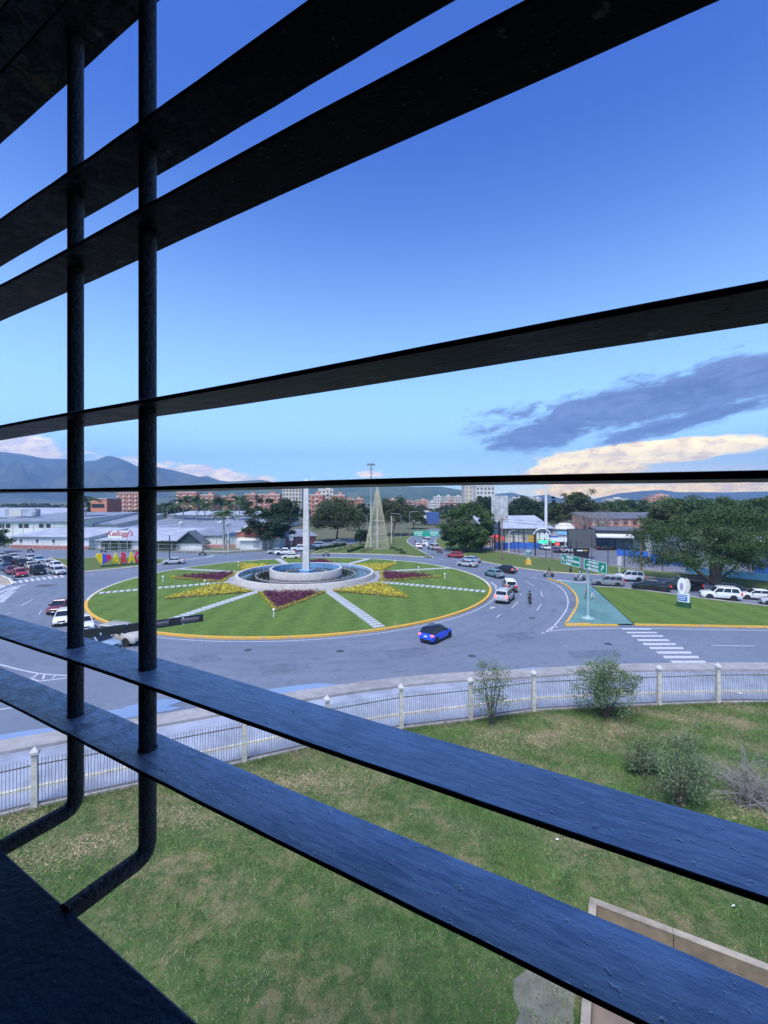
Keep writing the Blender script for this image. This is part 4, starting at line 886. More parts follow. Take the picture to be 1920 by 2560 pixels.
MB().box((L * .37, -.06, 1.2), (.9, .14, 2.1)).build('door', mat('green_door', (.03, .10, .07), .5, .2, 2), t); MB().box((L * .82, -.06, 1.3), (1.1, .14, 2.2)).build('door', METALG, t)
for k in range(6): MB().box((L * (k + .5) / 6, -.08, 2.2), (.18, .24, 2.5)).build('pilaster', PALE, t)
# curved-roof brick bay
A, B = at(590, 1371), at(700, 1371); W = B.x - A.x
b = thing('brick_bay', 'red brick bay with curved roof edge beside the dark ficus', 'building', (A.x, A.y, 0))
prof = [(0, 4.6), (1.2, 4.8), (2.2, 5.6), (3.2, 6.3), (5, 6.6), (W, 6.6)]
MB().add([(x, 0, 3.2) for x, _ in prof] + [(x, 0, z) for x, z in prof], [(i, i + 1, i + 7, i + 6) for i in range(5)]).build('brick_wall', BRICK, b)
MB().box((W / 2, 5, 1.6), (W, 10, 3.2)).build('lower_wall', WHITE, b)
MB().tube([(x, -.1, z + .1) for x, z in prof], .28, 6).build('roof_edge', PALE, b); MB().loft([[(x, 0, z + .02) for x, z in prof], [(x, 12, z + .02) for x, z in prof]], False, False).build('roof', ROOFB, b)
b = thing('gate_kiosk', 'small white gatehouse with flat roof below the brick bay', 'kiosk', (*at(600, 1374).xy, 0)); Wk = at(655, 1374).x - at(600, 1374).x
MB().box((Wk / 2, 2, 1.3), (Wk, 4, 2.6)).build('wall', WHITE, b); MB().hexa([(-.6, -.7, 2.6), (Wk + .2, -.7, 2.6), (Wk + .2, 4.4, 2.6), (-.6, 4.4, 2.6)], [(-.3, -.4, 3.1), (Wk, -.4, 3.1), (Wk, 4.2, 3.1), (-.3, 4.2, 3.1)]).build('roof', PALE, b); MB().box((Wk * .72, -.05, 1.5), (1.6, .15, 1.5)).build('window', METALG, b)
# porch gable
q = at(482, 1373); b = thing('porch', 'dark open gable porch at the factory front', 'porch', (q.x, q.y, 0))
for s in (-1, 1): MB().hexa([(s * 4.4, -3, 1.4), (0, -3, 5.0), (0, 2, 5.0), (s * 4.4, 2, 1.4)], [(s * 4.4, -3, 1.7), (0, -3, 5.35), (0, 2, 5.35), (s * 4.4, 2, 1.7)]).build('roof_slope', ROOFD, b)
MB().add([(-3.6, -2.4, 1.9), (3.6, -2.4, 1.9), (0, -2.4, 4.7)], [(0, 1, 2)]).build('gable', mat('dark_green', (.02, .05, .05), .5, .1), b); MB().box((0, -1, 1.0), (7.0, 2, 1.9)).build('wall', WHITE, b)
shed('roadside_shed', 'low brick shed with grey roof right of the ficus', (690, 1366), (790, 1360), 2.6, 8, 4.2, BRICKD, ROOFB, .6)
# ------- hedges
HEDGE = leafmat('hedge_leaf', (.032, .070, .026), .35)
def hedge(label, a, c, h, dpt, n=5000, size=.16):
    A, B = at(*a), at(*c); d = (B - A); L = d.length; t = thing('hedge', label, 'hedge', (A.x, A.y, 0), math.atan2(d.y, d.x))
    C = rng.random((n, 3)) * np.array([L, dpt, h]); f = rng.integers(0, 3, n); C[f == 0, 1] = rng.normal(0, .08, (f == 0).sum()); C[f == 1, 2] = h + rng.normal(0, .08, (f == 1).sum())
    V, Q = leafquads(C, size); tag(link('foliage', fastmesh('foliage', V, Q, HEDGE), t), kind='stuff'); MB().box((L / 2, dpt / 2, h / 2 - .1), (L - .3, dpt - .3, h - .25)).build('core', HEDGE, t)
hedge('clipped dark hedge below the script sign', (253, 1374), (316, 1375), 2.1, 2.0); hedge('clipped dark hedge right of the second bar', (385, 1377), (430, 1378), 2.3, 2.0)
hedge('low hedge crossing the median lawn left of the cone', Q5(450, 1135), Q5(640, 1075), .7, .8, 2500, .1); hedge('low hedge along the left edge of the median', Q5(40, 1105), Q5(420, 1045), .7, .8, 3000, .1)
for i, c in enumerate(((280, 1110), (350, 1095), (420, 1080), (490, 1062), (620, 1120), (690, 1090), (990, 1085), (1060, 1110), (1100, 1140))):
    q = at(*Q5(*c), .16); t = thing('garden_shrub', ('pale' if i < 6 else 'dark') + ' clipped shrub on the median lawn, ' + ('leftmost', 'second from left', 'third from left', 'fourth from left', 'just left of the cone front', 'at the cone left foot', 'right behind the cone foot', 'right of the cone, middle', 'right of the cone, nearest the road')[i], 'shrub', (q.x, q.y, .16))
    C = dome_clumps(20, 1.1, .6, .5, .1, -.1, .5); V, Q = clump_leaves(C, 30, .3, .08); link('foliage', fastmesh('foliage', V, Q, LGT if i < 6 else FOL2), t)
# ------- factory chain-link fence
t = thing('chain_link_fence', 'chain link fence on pale posts along the factory front', 'fence', (0, 0, 0)); CH = mat('galvanised', (.40, .42, .42), .6, .1, 3)
pts = P((-80, 1360), (30, 1373), (160, 1378), (330, 1382), (430, 1383.5), (560, 1385), (640, 1381), (700, 1374), (760, 1364))
me = MB().tube([(0, 0, 0), (0, 0, 2.5)], .05, 6).mesh('post', CH)
for i in range(len(pts) - 1):
    A, B = pts[i], pts[i + 1]; n = max(2, int((B - A).length / 3.2))
    for k in range(n): q = A.lerp(B, k / n); link('post', me, t, q)
    for z in (2.4, 1.3): MB().tube([A + Vector((0, 0, z)), B + Vector((0, 0, z))], .03, 4).build('rail', CH, t)
    wr = MB(); nn = int((B - A).length / .5)
    for k in range(nn):
        a, c = A.lerp(B, k / nn), A.lerp(B, min(1, (k + 2) / nn)); wr.tube([a, c + Vector((0, 0, 2.4))], .008, 3, False); wr.tube([c, a + Vector((0, 0, 2.4))], .008, 3, False)
    tag(wr.build('mesh_wires', CH, t), kind='stuff')
# ------------------------------------------------------------------ right-hand buildings
t, L = shed('metal_shed', 'long grey metal shed with open front behind the blue wall', (1215, 1366), (1372, 1366), 5.6, 16, 8.6, mat('shed_wall', (.45, .42, .34), .8, .2, .6), custom('silver_roof', _corr((.42, .45, .50)), .5), 1.2)
for k in range(6): MB().box((1.5 + k * L / 6, -1.3, 2.7), (.2, .2, 5.4)).build('column', BLACK, t)
for x, w_, m in ((3, 2.5, BRICK), (9, 3.0, PALE), (14, 2.4, mat('yellow_panel', (.55, .36, .06), .7, .1, 1))): MB().box((x, -.1, 2.4), (w_, .2, 2.0)).build('panel', m, t)
b = thing('blank_hoarding', 'pale blank panel standing left of the metal shed', 'panel', (*at(1226, 1375).xy, 0)); MB().box((0, 0, 6.0), (4.6, .3, 3.6)).build('board', ROOFP, b); MB().box((1.2, .2, 2.1), (.25, .25, 4.2)).build('post', BLACK, b)
def bluewall(label, a, c, h, m): A, B = at(*a), at(*c); w_ = MB((A.x, A.y, 0)); ribbon(w_, [Vector((A.x, A.y)), Vector((B.x, B.y))], .12, -.12, 0, h); o = w_.build('court_wall', m); o.location = (A.x, A.y, 0); return tag(o, label, 'wall')
BL = mat('court_blue', (.035, .14, .50), .6, .15, .6); BLL = mat('court_light_blue', (.22, .48, .70), .6, .15, .6)
bluewall('low strong blue wall in front of the metal shed', (1238, 1371), (1352, 1372), 1.7, BL); bluewall('low blue wall behind the car park, right of the screen', R4(500, 700), R4(735, 722), 1.5, BL)
bluewall('blue wall seen through the rain tree', R4(760, 755), R4(1020, 790), 2.0, BL); bluewall('light blue wall under the rain tree', R4(1030, 845), R4(1659, 905), 1.4, BLL); bluewall('deep blue wall at the right edge under the rain tree', R4(1560, 835), (2000, 1452), 2.8, BL)
t, L = shed('brick_school', 'long red brick building with grey roof behind the shops', (1480, 1352), (1690, 1352), 7.6, 16, 9.2, ORANGE, ROOFD, .5)
for k in range(9): MB().box((1.8 + k * L / 9, -.04, 6.2), (1.0, .2, 1.0)).build('window', WDARK, t)
for k in range(10): MB().box((.5 + k * L / 9.3, -.06, 3.8), (.3, .24, 7.5)).build('pilaster', PALE, t)
t, L = shed('glass_store', 'dark glass store with white awning right of the screen', (1493, 1374), (1612, 1377), 5.4, 12, 5.8, mat('dark_cladding', (.035, .04, .05), .4, .2, 1), ROOFD, .2)
MB().hexa([(-.5, -2.6, 3.6), (L * .72, -2.6, 3.6), (L * .72, 0, 4.0), (-.5, 0, 4.0)], [(-.5, -2.6, 4.0), (L * .72, -2.6, 4.0), (L * .72, 0, 4.5), (-.5, 0, 4.5)]).build('awning', WHITE, t)
for k in range(5): MB().box((1.2 + k * 2.2, -.06, 1.7), (1.7, .14, 2.6)).build('window', mat('store_glass', (.06, .10, .14), .1, .2, 1), t)
A = at(1618, 1378); b = thing('white_shop', 'white shop wall with small green emblem behind the utility pole', 'building', (A.x, A.y, 0)); Wd = at(1700, 1378).x - A.x
MB().box((Wd / 2, 5, 2.5), (Wd, 10, 5.0)).build('wall', WHITE, b); MB().box((Wd / 2, 5, 5.1), (Wd + .4, 10.4, .3)).build('roof', PALE, b)
EMG = mat('emblem_green', (.10, .45, .06), .6, .1); e = MB(); e.lathe([(.55, 0), (.55, .1)], 20, (Wd * .32, -.16, 3.2), axis='y'); e.build('emblem', EMG, b)
for s in (-1, 1): MB().hexa([(Wd * .32 + s * .3, -.16, 3.2), (Wd * .32 + s * 1.3, -.16, 3.75), (Wd * .32 + s * 1.3, -.08, 3.75), (Wd * .32 + s * .3, -.08, 3.2)], [(Wd * .32 + s * .3, -.16, 3.5), (Wd * .32 + s * 1.2, -.16, 3.95), (Wd * .32 + s * 1.2, -.08, 3.95), (Wd * .32 + s * .3, -.08, 3.5)]).build('emblem', EMG, b)
t, L = shed('shop', 'small shop with arched roof and blue sign left of the screen', (1374, 1366), (1425, 1369), 5.0, 9, 5.4, mat('shop_grey', (.35, .36, .38), .7, .2, 1), ROOFD, .3)
MB().lathe([(3.0, 0), (2.6, 1.0), (1.4, 1.7), (.1, 1.9)], 18, (L * .62, 3, 5.3)).build('arched_roof', PALE, t, 50); MB().box((L * .62, -.1, 4.2), (2.6, .2, 1.0)).build('sign_panel', BLL, t); MB().box((L * .25, -.1, 2.6), (2.4, .2, 1.2)).build('sign_panel', BL, t)
for k in range(3): MB().box((1.2 + k * 2.2, -.06, 1.5), (1.5, .14, 2.2)).build('window', WDARK, t)
t, L = shed('pavilion', 'white roofed pavilion behind the rain tree at the right edge', (1800, 1400), (2000, 1412), 4.6, 10, 5.0, mat('pavilion_wall', (.03, .05, .08), .4, .2, 1), WHITE, .8)
for k in range(6): MB().box((1 + k * 3, -.06, 2.0), (2.2, .14, 2.6)).build('window', mat('store_glass', (.06, .10, .14), .1), t)
b = thing('roadside_building', 'far blue fronted building at the end of the road', 'building', (*atd(1082, 1280, 245).xy, 0)); MB().box((0, 3, 4.0), (7, 6, 6.6)).build('wall', mat('dull_blue', (.05, .11, .30), .6, .15), b); MB().box((-7, 4, 5), (10, 6, 6)).build('canopy', PALE, b)
# ------------------------------------------------------------------ vehicles
def paint(name, col, rough=.28): return mat('paint_' + name, col, rough, .04, .6, spec=.5, coat=.6)
PT = {'silver': paint('silver', (.42, .44, .46)), 'white': paint('white', (.72, .72, .72)), 'blue': paint('blue', (.015, .085, .70)), 'black': paint('black', (.012, .013, .016)), 'red': paint('red', (.38, .03, .04)), 'maroon': paint('maroon', (.16, .035, .05)), 'teal': paint('teal', (.14, .24, .26)), 'beige': paint('beige', (.46, .43, .37)), 'grey': paint('grey', (.20, .22, .24)), 'navy': paint('navy', (.03, .06, .13)), 'skyblue': paint('skyblue', (.26, .36, .46)), 'brown': paint('brown', (.14, .075, .06)), 'cream': paint('cream', (.62, .60, .54))}
GLASS = mat('car_glass', (.018, .024, .032), .08, .1, 1); TYRE = mat('tyre', (.018, .018, .019), .85, .2, 8); RIM = mat('rim', (.50, .51, .52), .35, .1, 6, metal=.7); TRIM = mat('black_trim', (.02, .02, .022), .6, .15, 5)
HEADL = mat('headlight', (.75, .78, .80), .15, 0); TAILL = mat('taillight', (.42, .015, .02), .25, 0, emit=(1, .06, .05), es=.35); BRAKE = mat('brake_light', (.6, .05, .06), .25, 0, emit=(1, .15, .12), es=2.2); PLATE = mat('plate', (.65, .65, .62), .5, 0); LITH = mat('lit_headlight', (.9, .9, .85), .2, 0, emit=(1, .96, .85), es=1.6)
KIND = {  # L, W, ground gap, wheel r, wheelbase, top profile [(x,z)], cabin base rear/front, roof rear/front, belt z, roof z, side windows
 'sedan': (4.45, 1.74, .20, .31, 2.60, [(-1, .80), (-.96, .95), (-.72, 1.0), (-.4, .96), (.25, .95), (.5, .92), (.85, .80), (.97, .68), (1, .58)], -1.62, 1.10, -.98, .36, .94, 1.44, 2),
 'hatch': (3.85, 1.73, .20, .31, 2.45, [(-1, .78), (-.97, .98), (-.9, 1.0), (-.4, .99), (.3, .97), (.55, .95), (.88, .84), (.98, .70), (1, .58)], -1.80, .98, -1.50, .22, .96, 1.50, 2),
 'suv': (4.75, 1.90, .27, .38, 2.75, [(-1, .90), (-.98, 1.12), (-.9, 1.15), (-.4, 1.14), (.28, 1.14), (.5, 1.12), (.88, 1.02), (.98, .85), (1, .68)], -2.28, 1.05, -2.02, .38, 1.11, 1.80, 3),
 'jeep': (4.2, 1.80, .30, .39, 2.5, [(-1, .95), (-.99, 1.12), (-.9, 1.14), (-.4, 1.13), (.28, 1.13), (.55, 1.12), (.93, 1.06), (.98, .95), (1, .72)], -2.06, .80, -2.0, .52, 1.10, 1.82, 2),
 'pickup': (5.25, 1.90, .30, .38, 3.1, [(-1, .80), (-.99, 1.10), (-.9, 1.12), (-.4, 1.12), (.2, 1.12), (.45, 1.11), (.88, 1.03), (.98, .85), (1, .68)], -.95, 1.30, -.72, .62, 1.09, 1.78, 2)}
CM = {}
def face_quad(q, u0, u1, v0, v1, push):
    """sub-rectangle of the bilinear quad q (bl, br, tr, tl), pushed outwards, slightly thick"""
    f = lambda u, v: (q[0] * (1 - u) + q[1] * u) * (1 - v) + (q[3] * (1 - u) + q[2] * u) * v
    n = (q[1] - q[0]).cross(q[3] - q[0]).normalized(); c = [f(u0, v0), f(u1, v0), f(u1, v1), f(u0, v1)]
    return MB().hexa([p - n * .03 for p in c], [p + n * push for p in c])
def car_parts(kind):
    if kind in CM: return CM[kind]
    L, W, gap, wr, wb, prof, cr, cf, rr, rf, bz, rz, nw = KIND[kind]; hw = W / 2; parts = []
    secs = []
    for u, zt in prof:
        e = abs(u); k = hw * (1 - .13 * max(0, (e - .72) / .28) ** 2); zb = gap + .10 * max(0, (e - .8) / .2); zt = max(zt, zb + .25)
        zm = zb + (zt - zb) * .62
        secs.append([Vector((u * L / 2, s * a, z)) for s, a, z in ((-1, k * .90, zb), (-1, k * .985, zb + .12), (-1, k, zm), (-1, k * .955, zt - .05), (-1, k * .86, zt), (1, k * .86, zt), (1, k * .955, zt - .05), (1, k, zm), (1, k * .985, zb + .12), (1, k * .90, zb))])
    parts.append(('body', MB().loft(secs).mesh('body', PT['silver'], 38), 'p'))
    bw, tw = hw * .93, hw * .76
    b = [Vector((cr, -bw, bz)), Vector((cf, -bw, bz)), Vector((cf, bw, bz)), Vector((cr, bw, bz))]; t = [Vector((rr, -tw, rz)), Vector((rf, -tw, rz)), Vector((rf, tw, rz)), Vector((rr, tw, rz))]
    mid = [Vector((p.x * .93 + q.x * .07 if 0 else (p.x * .06 + q.x * .94), p.y * .10 + q.y * .90, rz - .07)) for p, q in zip(b, t)]
    top = [Vector((p.x * .96, p.y * .86, rz + .015)) for p in t]
    parts.append(('cabin', MB().loft([[*b], [*mid], [*top]]).mesh('cabin', PT['silver'], 50), 'r'))
    G_ = lambda nm, q, *a: parts.append((nm, face_quad(q, *a, .014).mesh(nm, GLASS), None))
    G_('windshield', [b[1], b[2], mid[2], mid[1]], .05, .95, .05, .96); G_('rear_window', [b[3], b[0], mid[0], mid[3]], .08, .92, .22, .94)
    for s in (0, 1):
        q = [b[0], b[1], mid[1], mid[0]] if s == 0 else [b[2], b[3], mid[3], mid[2]]
        for k in range(nw): G_('side_window', q, .045 + .92 * k / nw, .045 + .92 * (k + 1) / nw - .03, .08, .93)
    tyre = MB().lathe([(wr * .62, -.10), (wr * .94, -.105), (wr, -.07), (wr, .07), (wr * .94, .105), (wr * .62, .10)], 22, axis='y').mesh('tyre', TYRE, 40)
    rim = MB().lathe([(.02, -.085), (wr * .25, -.09), (wr * .55, -.07), (wr * .64, -.098), (wr * .64, .098), (wr * .55, .07), (wr * .25, .09), (.02, .085)], 10, axis='y').mesh('rim', RIM)
    arch = MB().lathe([(wr * 1.17, -.01), (wr * 1.17, .01)], 22, axis='y').mesh('wheel_arch', TRIM)
    for sx in (-1, 1):
        for sy in (-1, 1): parts.append(('wheel', tyre, None, (sx * wb / 2 + .03, sy * (hw - .085), wr), ('rim', rim))); parts.append(('wheel_arch', arch, None, (sx * wb / 2 + .03, sy * (hw - .002), wr + .02)))
    hz = prof[-2][1] - .07
    for s in (-1, 1):
        parts.append(('headlight', MB().hexa([(L / 2 - .34, s * hw * .93, hz - .06), (L / 2 - .05, s * hw * .80, hz - .08), (L / 2 - .02, s * hw * .48, hz - .08), (L / 2 - .2, s * hw * .5, hz - .06)], [(L / 2 - .40, s * hw * .91, hz + .11), (L / 2 - .13, s * hw * .80, hz + .07), (L / 2 - .07, s * hw * .5, hz + .06), (L / 2 - .26, s * hw * .5, hz + .09)]).mesh('headlight', HEADL), 'h'))
        tz = bz - .08 if kind != 'pickup' else bz - .15; th = .17 if kind in ('sedan', 'hatch') else .32
        parts.append(('taillight', MB().box((-L / 2 + .10, s * hw * .80, tz), (.22, hw * .30, th)).mesh('taillight', TAILL), 't'))
        parts.append(('mirror', MB().box((cf - .38, s * (hw + .07), bz + .09), (.14, .17, .14)).mesh('mirror', TRIM), None))
        parts.append(('sill_trim', MB().box((0, s * (hw - .05), gap + .05), (wb * .72, .06, .10)).mesh('sill_trim', TRIM), None))
    parts.append(('grille', MB().box((L / 2 - .02, 0, hz - .02), (.07, hw * .8, .14)).mesh('grille', TRIM), None)); parts.append(('bumper', MB().box((L / 2 - .05, 0, gap + .16), (.14, hw * 1.5, .18)).mesh('bumper', TRIM), None)); parts.append(('bumper', MB().box((-L / 2 + .05, 0, gap + .16), (.14, hw * 1.5, .20)).mesh('bumper', TRIM), None))
    parts.append(('plate', MB().box((-L / 2 - .02, 0, bz - .22), (.06, .36, .13)).mesh('plate', PLATE), None)); parts.append(('plate', MB().box((L / 2 + .02, 0, gap + .22), (.06, .36, .11)).mesh('plate', PLATE), None))
    if kind == 'jeep': parts.append(('spare_wheel', MB().lathe([(.2, -.1), (.36, -.1), (.36, .08), (.2, .1)], 20, (-L / 2 - .12, 0, 1.0), axis='x').mesh('spare_wheel', TYRE, 40), None)); parts.append(('wheel_cover', MB().lathe([(.02, -.02), (.24, -.02), (.24, .02)], 16, (-L / 2 - .23, 0, 1.0), axis='x').mesh('wheel_cover', RIM), None))
    if kind == 'suv':
        for s in (-1, 1): parts.append(('roof_rail', MB().tube([(rr + .1, s * tw * .86, rz + .06), (rf - .15, s * tw * .86, rz + .06)], .025, 6).mesh('roof_rail', METALG), None))
    if kind == 'pickup': parts.append(('cargo_bed', MB().box((-1.75, 0, 1.125), (1.55, hw * 1.55, .02)).mesh('cargo_bed', TRIM), None))
    CM[kind] = parts; return parts
def car(label, kind, col, px, hd, roof=None, brake=False, lit=False, cat='car', z=0.0, group=None, dz=0):
    q = at(*px, z); t = thing({'sedan': 'sedan_car', 'hatch': 'hatchback_car', 'suv': 'suv_car', 'jeep': 'offroad_car', 'pickup': 'pickup_truck'}[kind], label, cat, (q.x, q.y, q.z + .004), R(hd), group)
    for p in car_parts(kind):
        o = link(p[0], p[1], t, p[3] if len(p) > 3 else None)
        m = PT[col] if p[2] == 'p' else PT[roof or col] if p[2] == 'r' else BRAKE if (p[2] == 't' and brake) else LITH if (p[2] == 'h' and lit) else None
        if m: o.material_slots[0].link = 'OBJECT'; o.material_slots[0].material = m
        if len(p) > 4: link(p[4][0], p[4][1], o)
    return t
GC, GQ, GP = 'cars driving round the roundabout', 'cars queuing at the left crossing', 'cars waiting in the right entry road'
car('bright blue hatchback with black roof on the near lane', 'hatch', 'blue', (1090, 1598), 52, 'black', brake=True, group=GC)
car('silver suv with raised tailgate glass just above the black motorcycle', 'suv', 'silver', (1262, 1502), 62, brake=True, group=GC)
car('dark brown off-road car with spare wheel ahead of the silver suv', 'jeep', 'brown', (1274, 1476), 82, 'white', group=GC)
car('teal grey sedan passing the right edge of the island', 'sedan', 'teal', (1236, 1442), 112, group=GC)
car('black sedan with red stripes beside the teal sedan', 'sedan', 'black', (1263, 1431), 128, brake=True, group=GC)
car('silver sedan leaving the roundabout, nearest the island lawn', 'sedan', 'silver', (1168, 1416), 138, group=GC)
car('pale blue sedan just beyond the silver sedan', 'sedan', 'skyblue', (1177, 1406), 138, group=GC)
car('red car on the far road below the round tree', 'hatch', 'red', (1138, 1394), 148, group=GC)
car('silver suv on the far road left of the round tree', 'suv', 'silver', (1084, 1374), 112, group=GC)
car('white sedan on the far road, nearest the wire cone', 'sedan', 'white', (1044, 1370), 100, brake=True, group=GC)
car('white hatchback on the far road under the green sign', 'hatch', 'white', (1060, 1363), 95, group=GC)
car('white van-like suv farthest up the far road', 'suv', 'white', (1066, 1347), 95, group=GC)
car('grey suv first in the right queue beside the teal paving', 'suv', 'grey', (1519, 1465), 159, group=GP)
car('white boxy wagon behind the grey suv on the outer lane', 'suv', 'white', (1573, 1452), 158, group=GP)
car('black pickup truck in the middle of the right queue', 'pickup', 'black', (1627, 1476), 157, cat='pickup truck', group=GP)
car('large white suv right of the totem sign', 'suv', 'white', (1800, 1498), 157, group=GP)
car('white sedan behind the large white suv', 'sedan', 'white', (1893, 1498), 156, group=GP)
car('silver hatchback cut by the right picture edge', 'hatch', 'silver', (1945, 1513), 156, group=GP)
car('black sedan parked in front of the glass store', 'sedan', 'black', (1513, 1375), 2, z=.01)
car('silver van parked left of the dark screen', 'suv', 'silver', (1424, 1382), 8, z=.01)
car('dark hatchback beside the silver van in the car park', 'hatch', 'navy', (1401, 1381), 20, z=.01)
car('white car facing out under the green lit sign', 'hatch', 'white', (1363, 1374), 275, lit=True, z=.01)
car('cream sedan on the far side of the island, left of the obelisk', 'sedan', 'cream', (728, 1397), 183, group=GC)
car('white pickup truck waiting at the far side by the ficus', 'pickup', 'white', (712, 1387), 192, cat='pickup truck')
car('silver sedan left of the white pickup at the far side', 'sedan', 'silver', (689, 1384), 195)
car('white suv behind the obelisk left edge', 'suv', 'white', (748, 1378), 200)
car('blue suv parked right of the obelisk by the median hedge', 'suv', 'skyblue', (790, 1370), 195)
car('dark blue sedan hidden half behind the obelisk', 'sedan', 'navy', (770, 1373), 195)
car('dark sedan parked under the dome-shaped tree', 'sedan', 'grey', (849, 1361), 20)
car('silver car turning past the coloured letters', 'sedan', 'silver', (434, 1410), 197, group=GC)
car('maroon car coming down the left side behind the first bar', 'hatch', 'maroon', (150, 1529), 285, lit=True, group=GC)
car('white suv below the maroon car at the first bar', 'hatch', 'white', (160, 1557), 298, lit=True, group=GC)
car('white sedan between the two bars above the signal arm', 'sedan', 'white', (206, 1571), 312, group=GC)
car('beige suv under the black signal arm', 'suv', 'beige', (306, 1606), 343, group=GC)
car('grey blue sedan mostly hidden by the upper lit slat', 'sedan', 'skyblue', (246, 1622), 338, group=GC)
for x, y, k, c, l in ((175, 1030, 'sedan', 'silver', 'silver sedan in the back row of the left queue'), (395, 1042, 'sedan', 'silver', 'silver sedan right of it in the back row of the left queue'), (500, 1068, 'sedan', 'skyblue', 'pale blue sedan in the middle of the right lane of the left queue'), (625, 1118, 'sedan', 'silver', 'silver blue sedan third from the crossing in the left queue'), (728, 1148, 'hatch', 'white', 'white hatchback second from the crossing in the left queue'), (748, 1220, 'hatch', 'silver', 'silver hatchback first at the crossing beside the first bar'), (280, 1108, 'sedan', 'black', 'black sedan in the middle lane of the left queue'), (405, 1150, 'sedan', 'beige', 'beige sedan behind the black off-road car'), (490, 1222, 'jeep', 'black', 'black off-road car first at the left crossing'), (258, 1250, 'hatch', 'red', 'red hatchback first at the left crossing'), (150, 1212, 'sedan', 'maroon', 'dark red sedan behind the red hatchback'), (80, 1170, 'sedan', 'navy', 'navy sedan third in the near lane of the left queue'), (95, 1092, 'suv', 'black', 'black suv with roof rack at the left picture edge'), (10, 1012, 'sedan', 'silver', 'silver sedan cut by the left edge, back row'), (-30, 1120, 'sedan', 'silver', 'silver sedan cut by the left edge, near lane')):
    car(l, k, c, Q2(x, y), 320 + random.uniform(-3, 3), lit=(c == 'maroon'), group=GQ)
# flatbed truck with stake sides
q = at(1706, 1474); t = thing('flatbed_truck', 'dark stake-bed truck with white cab frame behind the black pickup', 'truck', (q.x, q.y, .004), R(157))
for p in car_parts('pickup'):
    if p[0] in ('wheel', 'body', 'headlight', 'taillight', 'bumper'):
        o = link(p[0], p[1], t, p[3] if len(p) > 3 else None)
        if p[2] == 'p': o.material_slots[0].link = 'OBJECT'; o.material_slots[0].material = PT['black']
        if len(p) > 4: link(p[4][0], p[4][1], o)
MB().box((-1.3, 0, 1.35), (3.2, 1.95, .14)).build('flatbed', TRIM, t)
for s in (-1, 1):
    for k in range(3): MB().box((-1.3, s * .95, 1.62 + .28 * k), (3.2, .04, .16)).build('stake_board', TRIM, t)
MB().hexa([(.5, -.8, 1.1), (1.5, -.85, 1.1), (1.5, .85, 1.1), (.5, .85, 1.1)], [(.6, -.7, 1.95), (1.05, -.7, 1.95), (1.05, .7, 1.95), (.6, .7, 1.95)]).build('cab', PT['black'], t)
for s in (-1, 1): MB().tube([(.42, s * .85, 1.1), (.42, s * .8, 2.05), (.42, 0, 2.07)], .05, 6).build('cab_frame', PT['white'], t)
for s in (-1, 1): MB().hexa([(.66, s * .80, 1.2), (1.32, s * .83, 1.2), (1.32, s * .85, 1.2), (.66, s * .82, 1.2)], [(.70, s * .72, 1.85), (1.08, s * .725, 1.85), (1.08, s * .745, 1.85), (.70, s * .74, 1.85)]).build('side_window', GLASS, t)
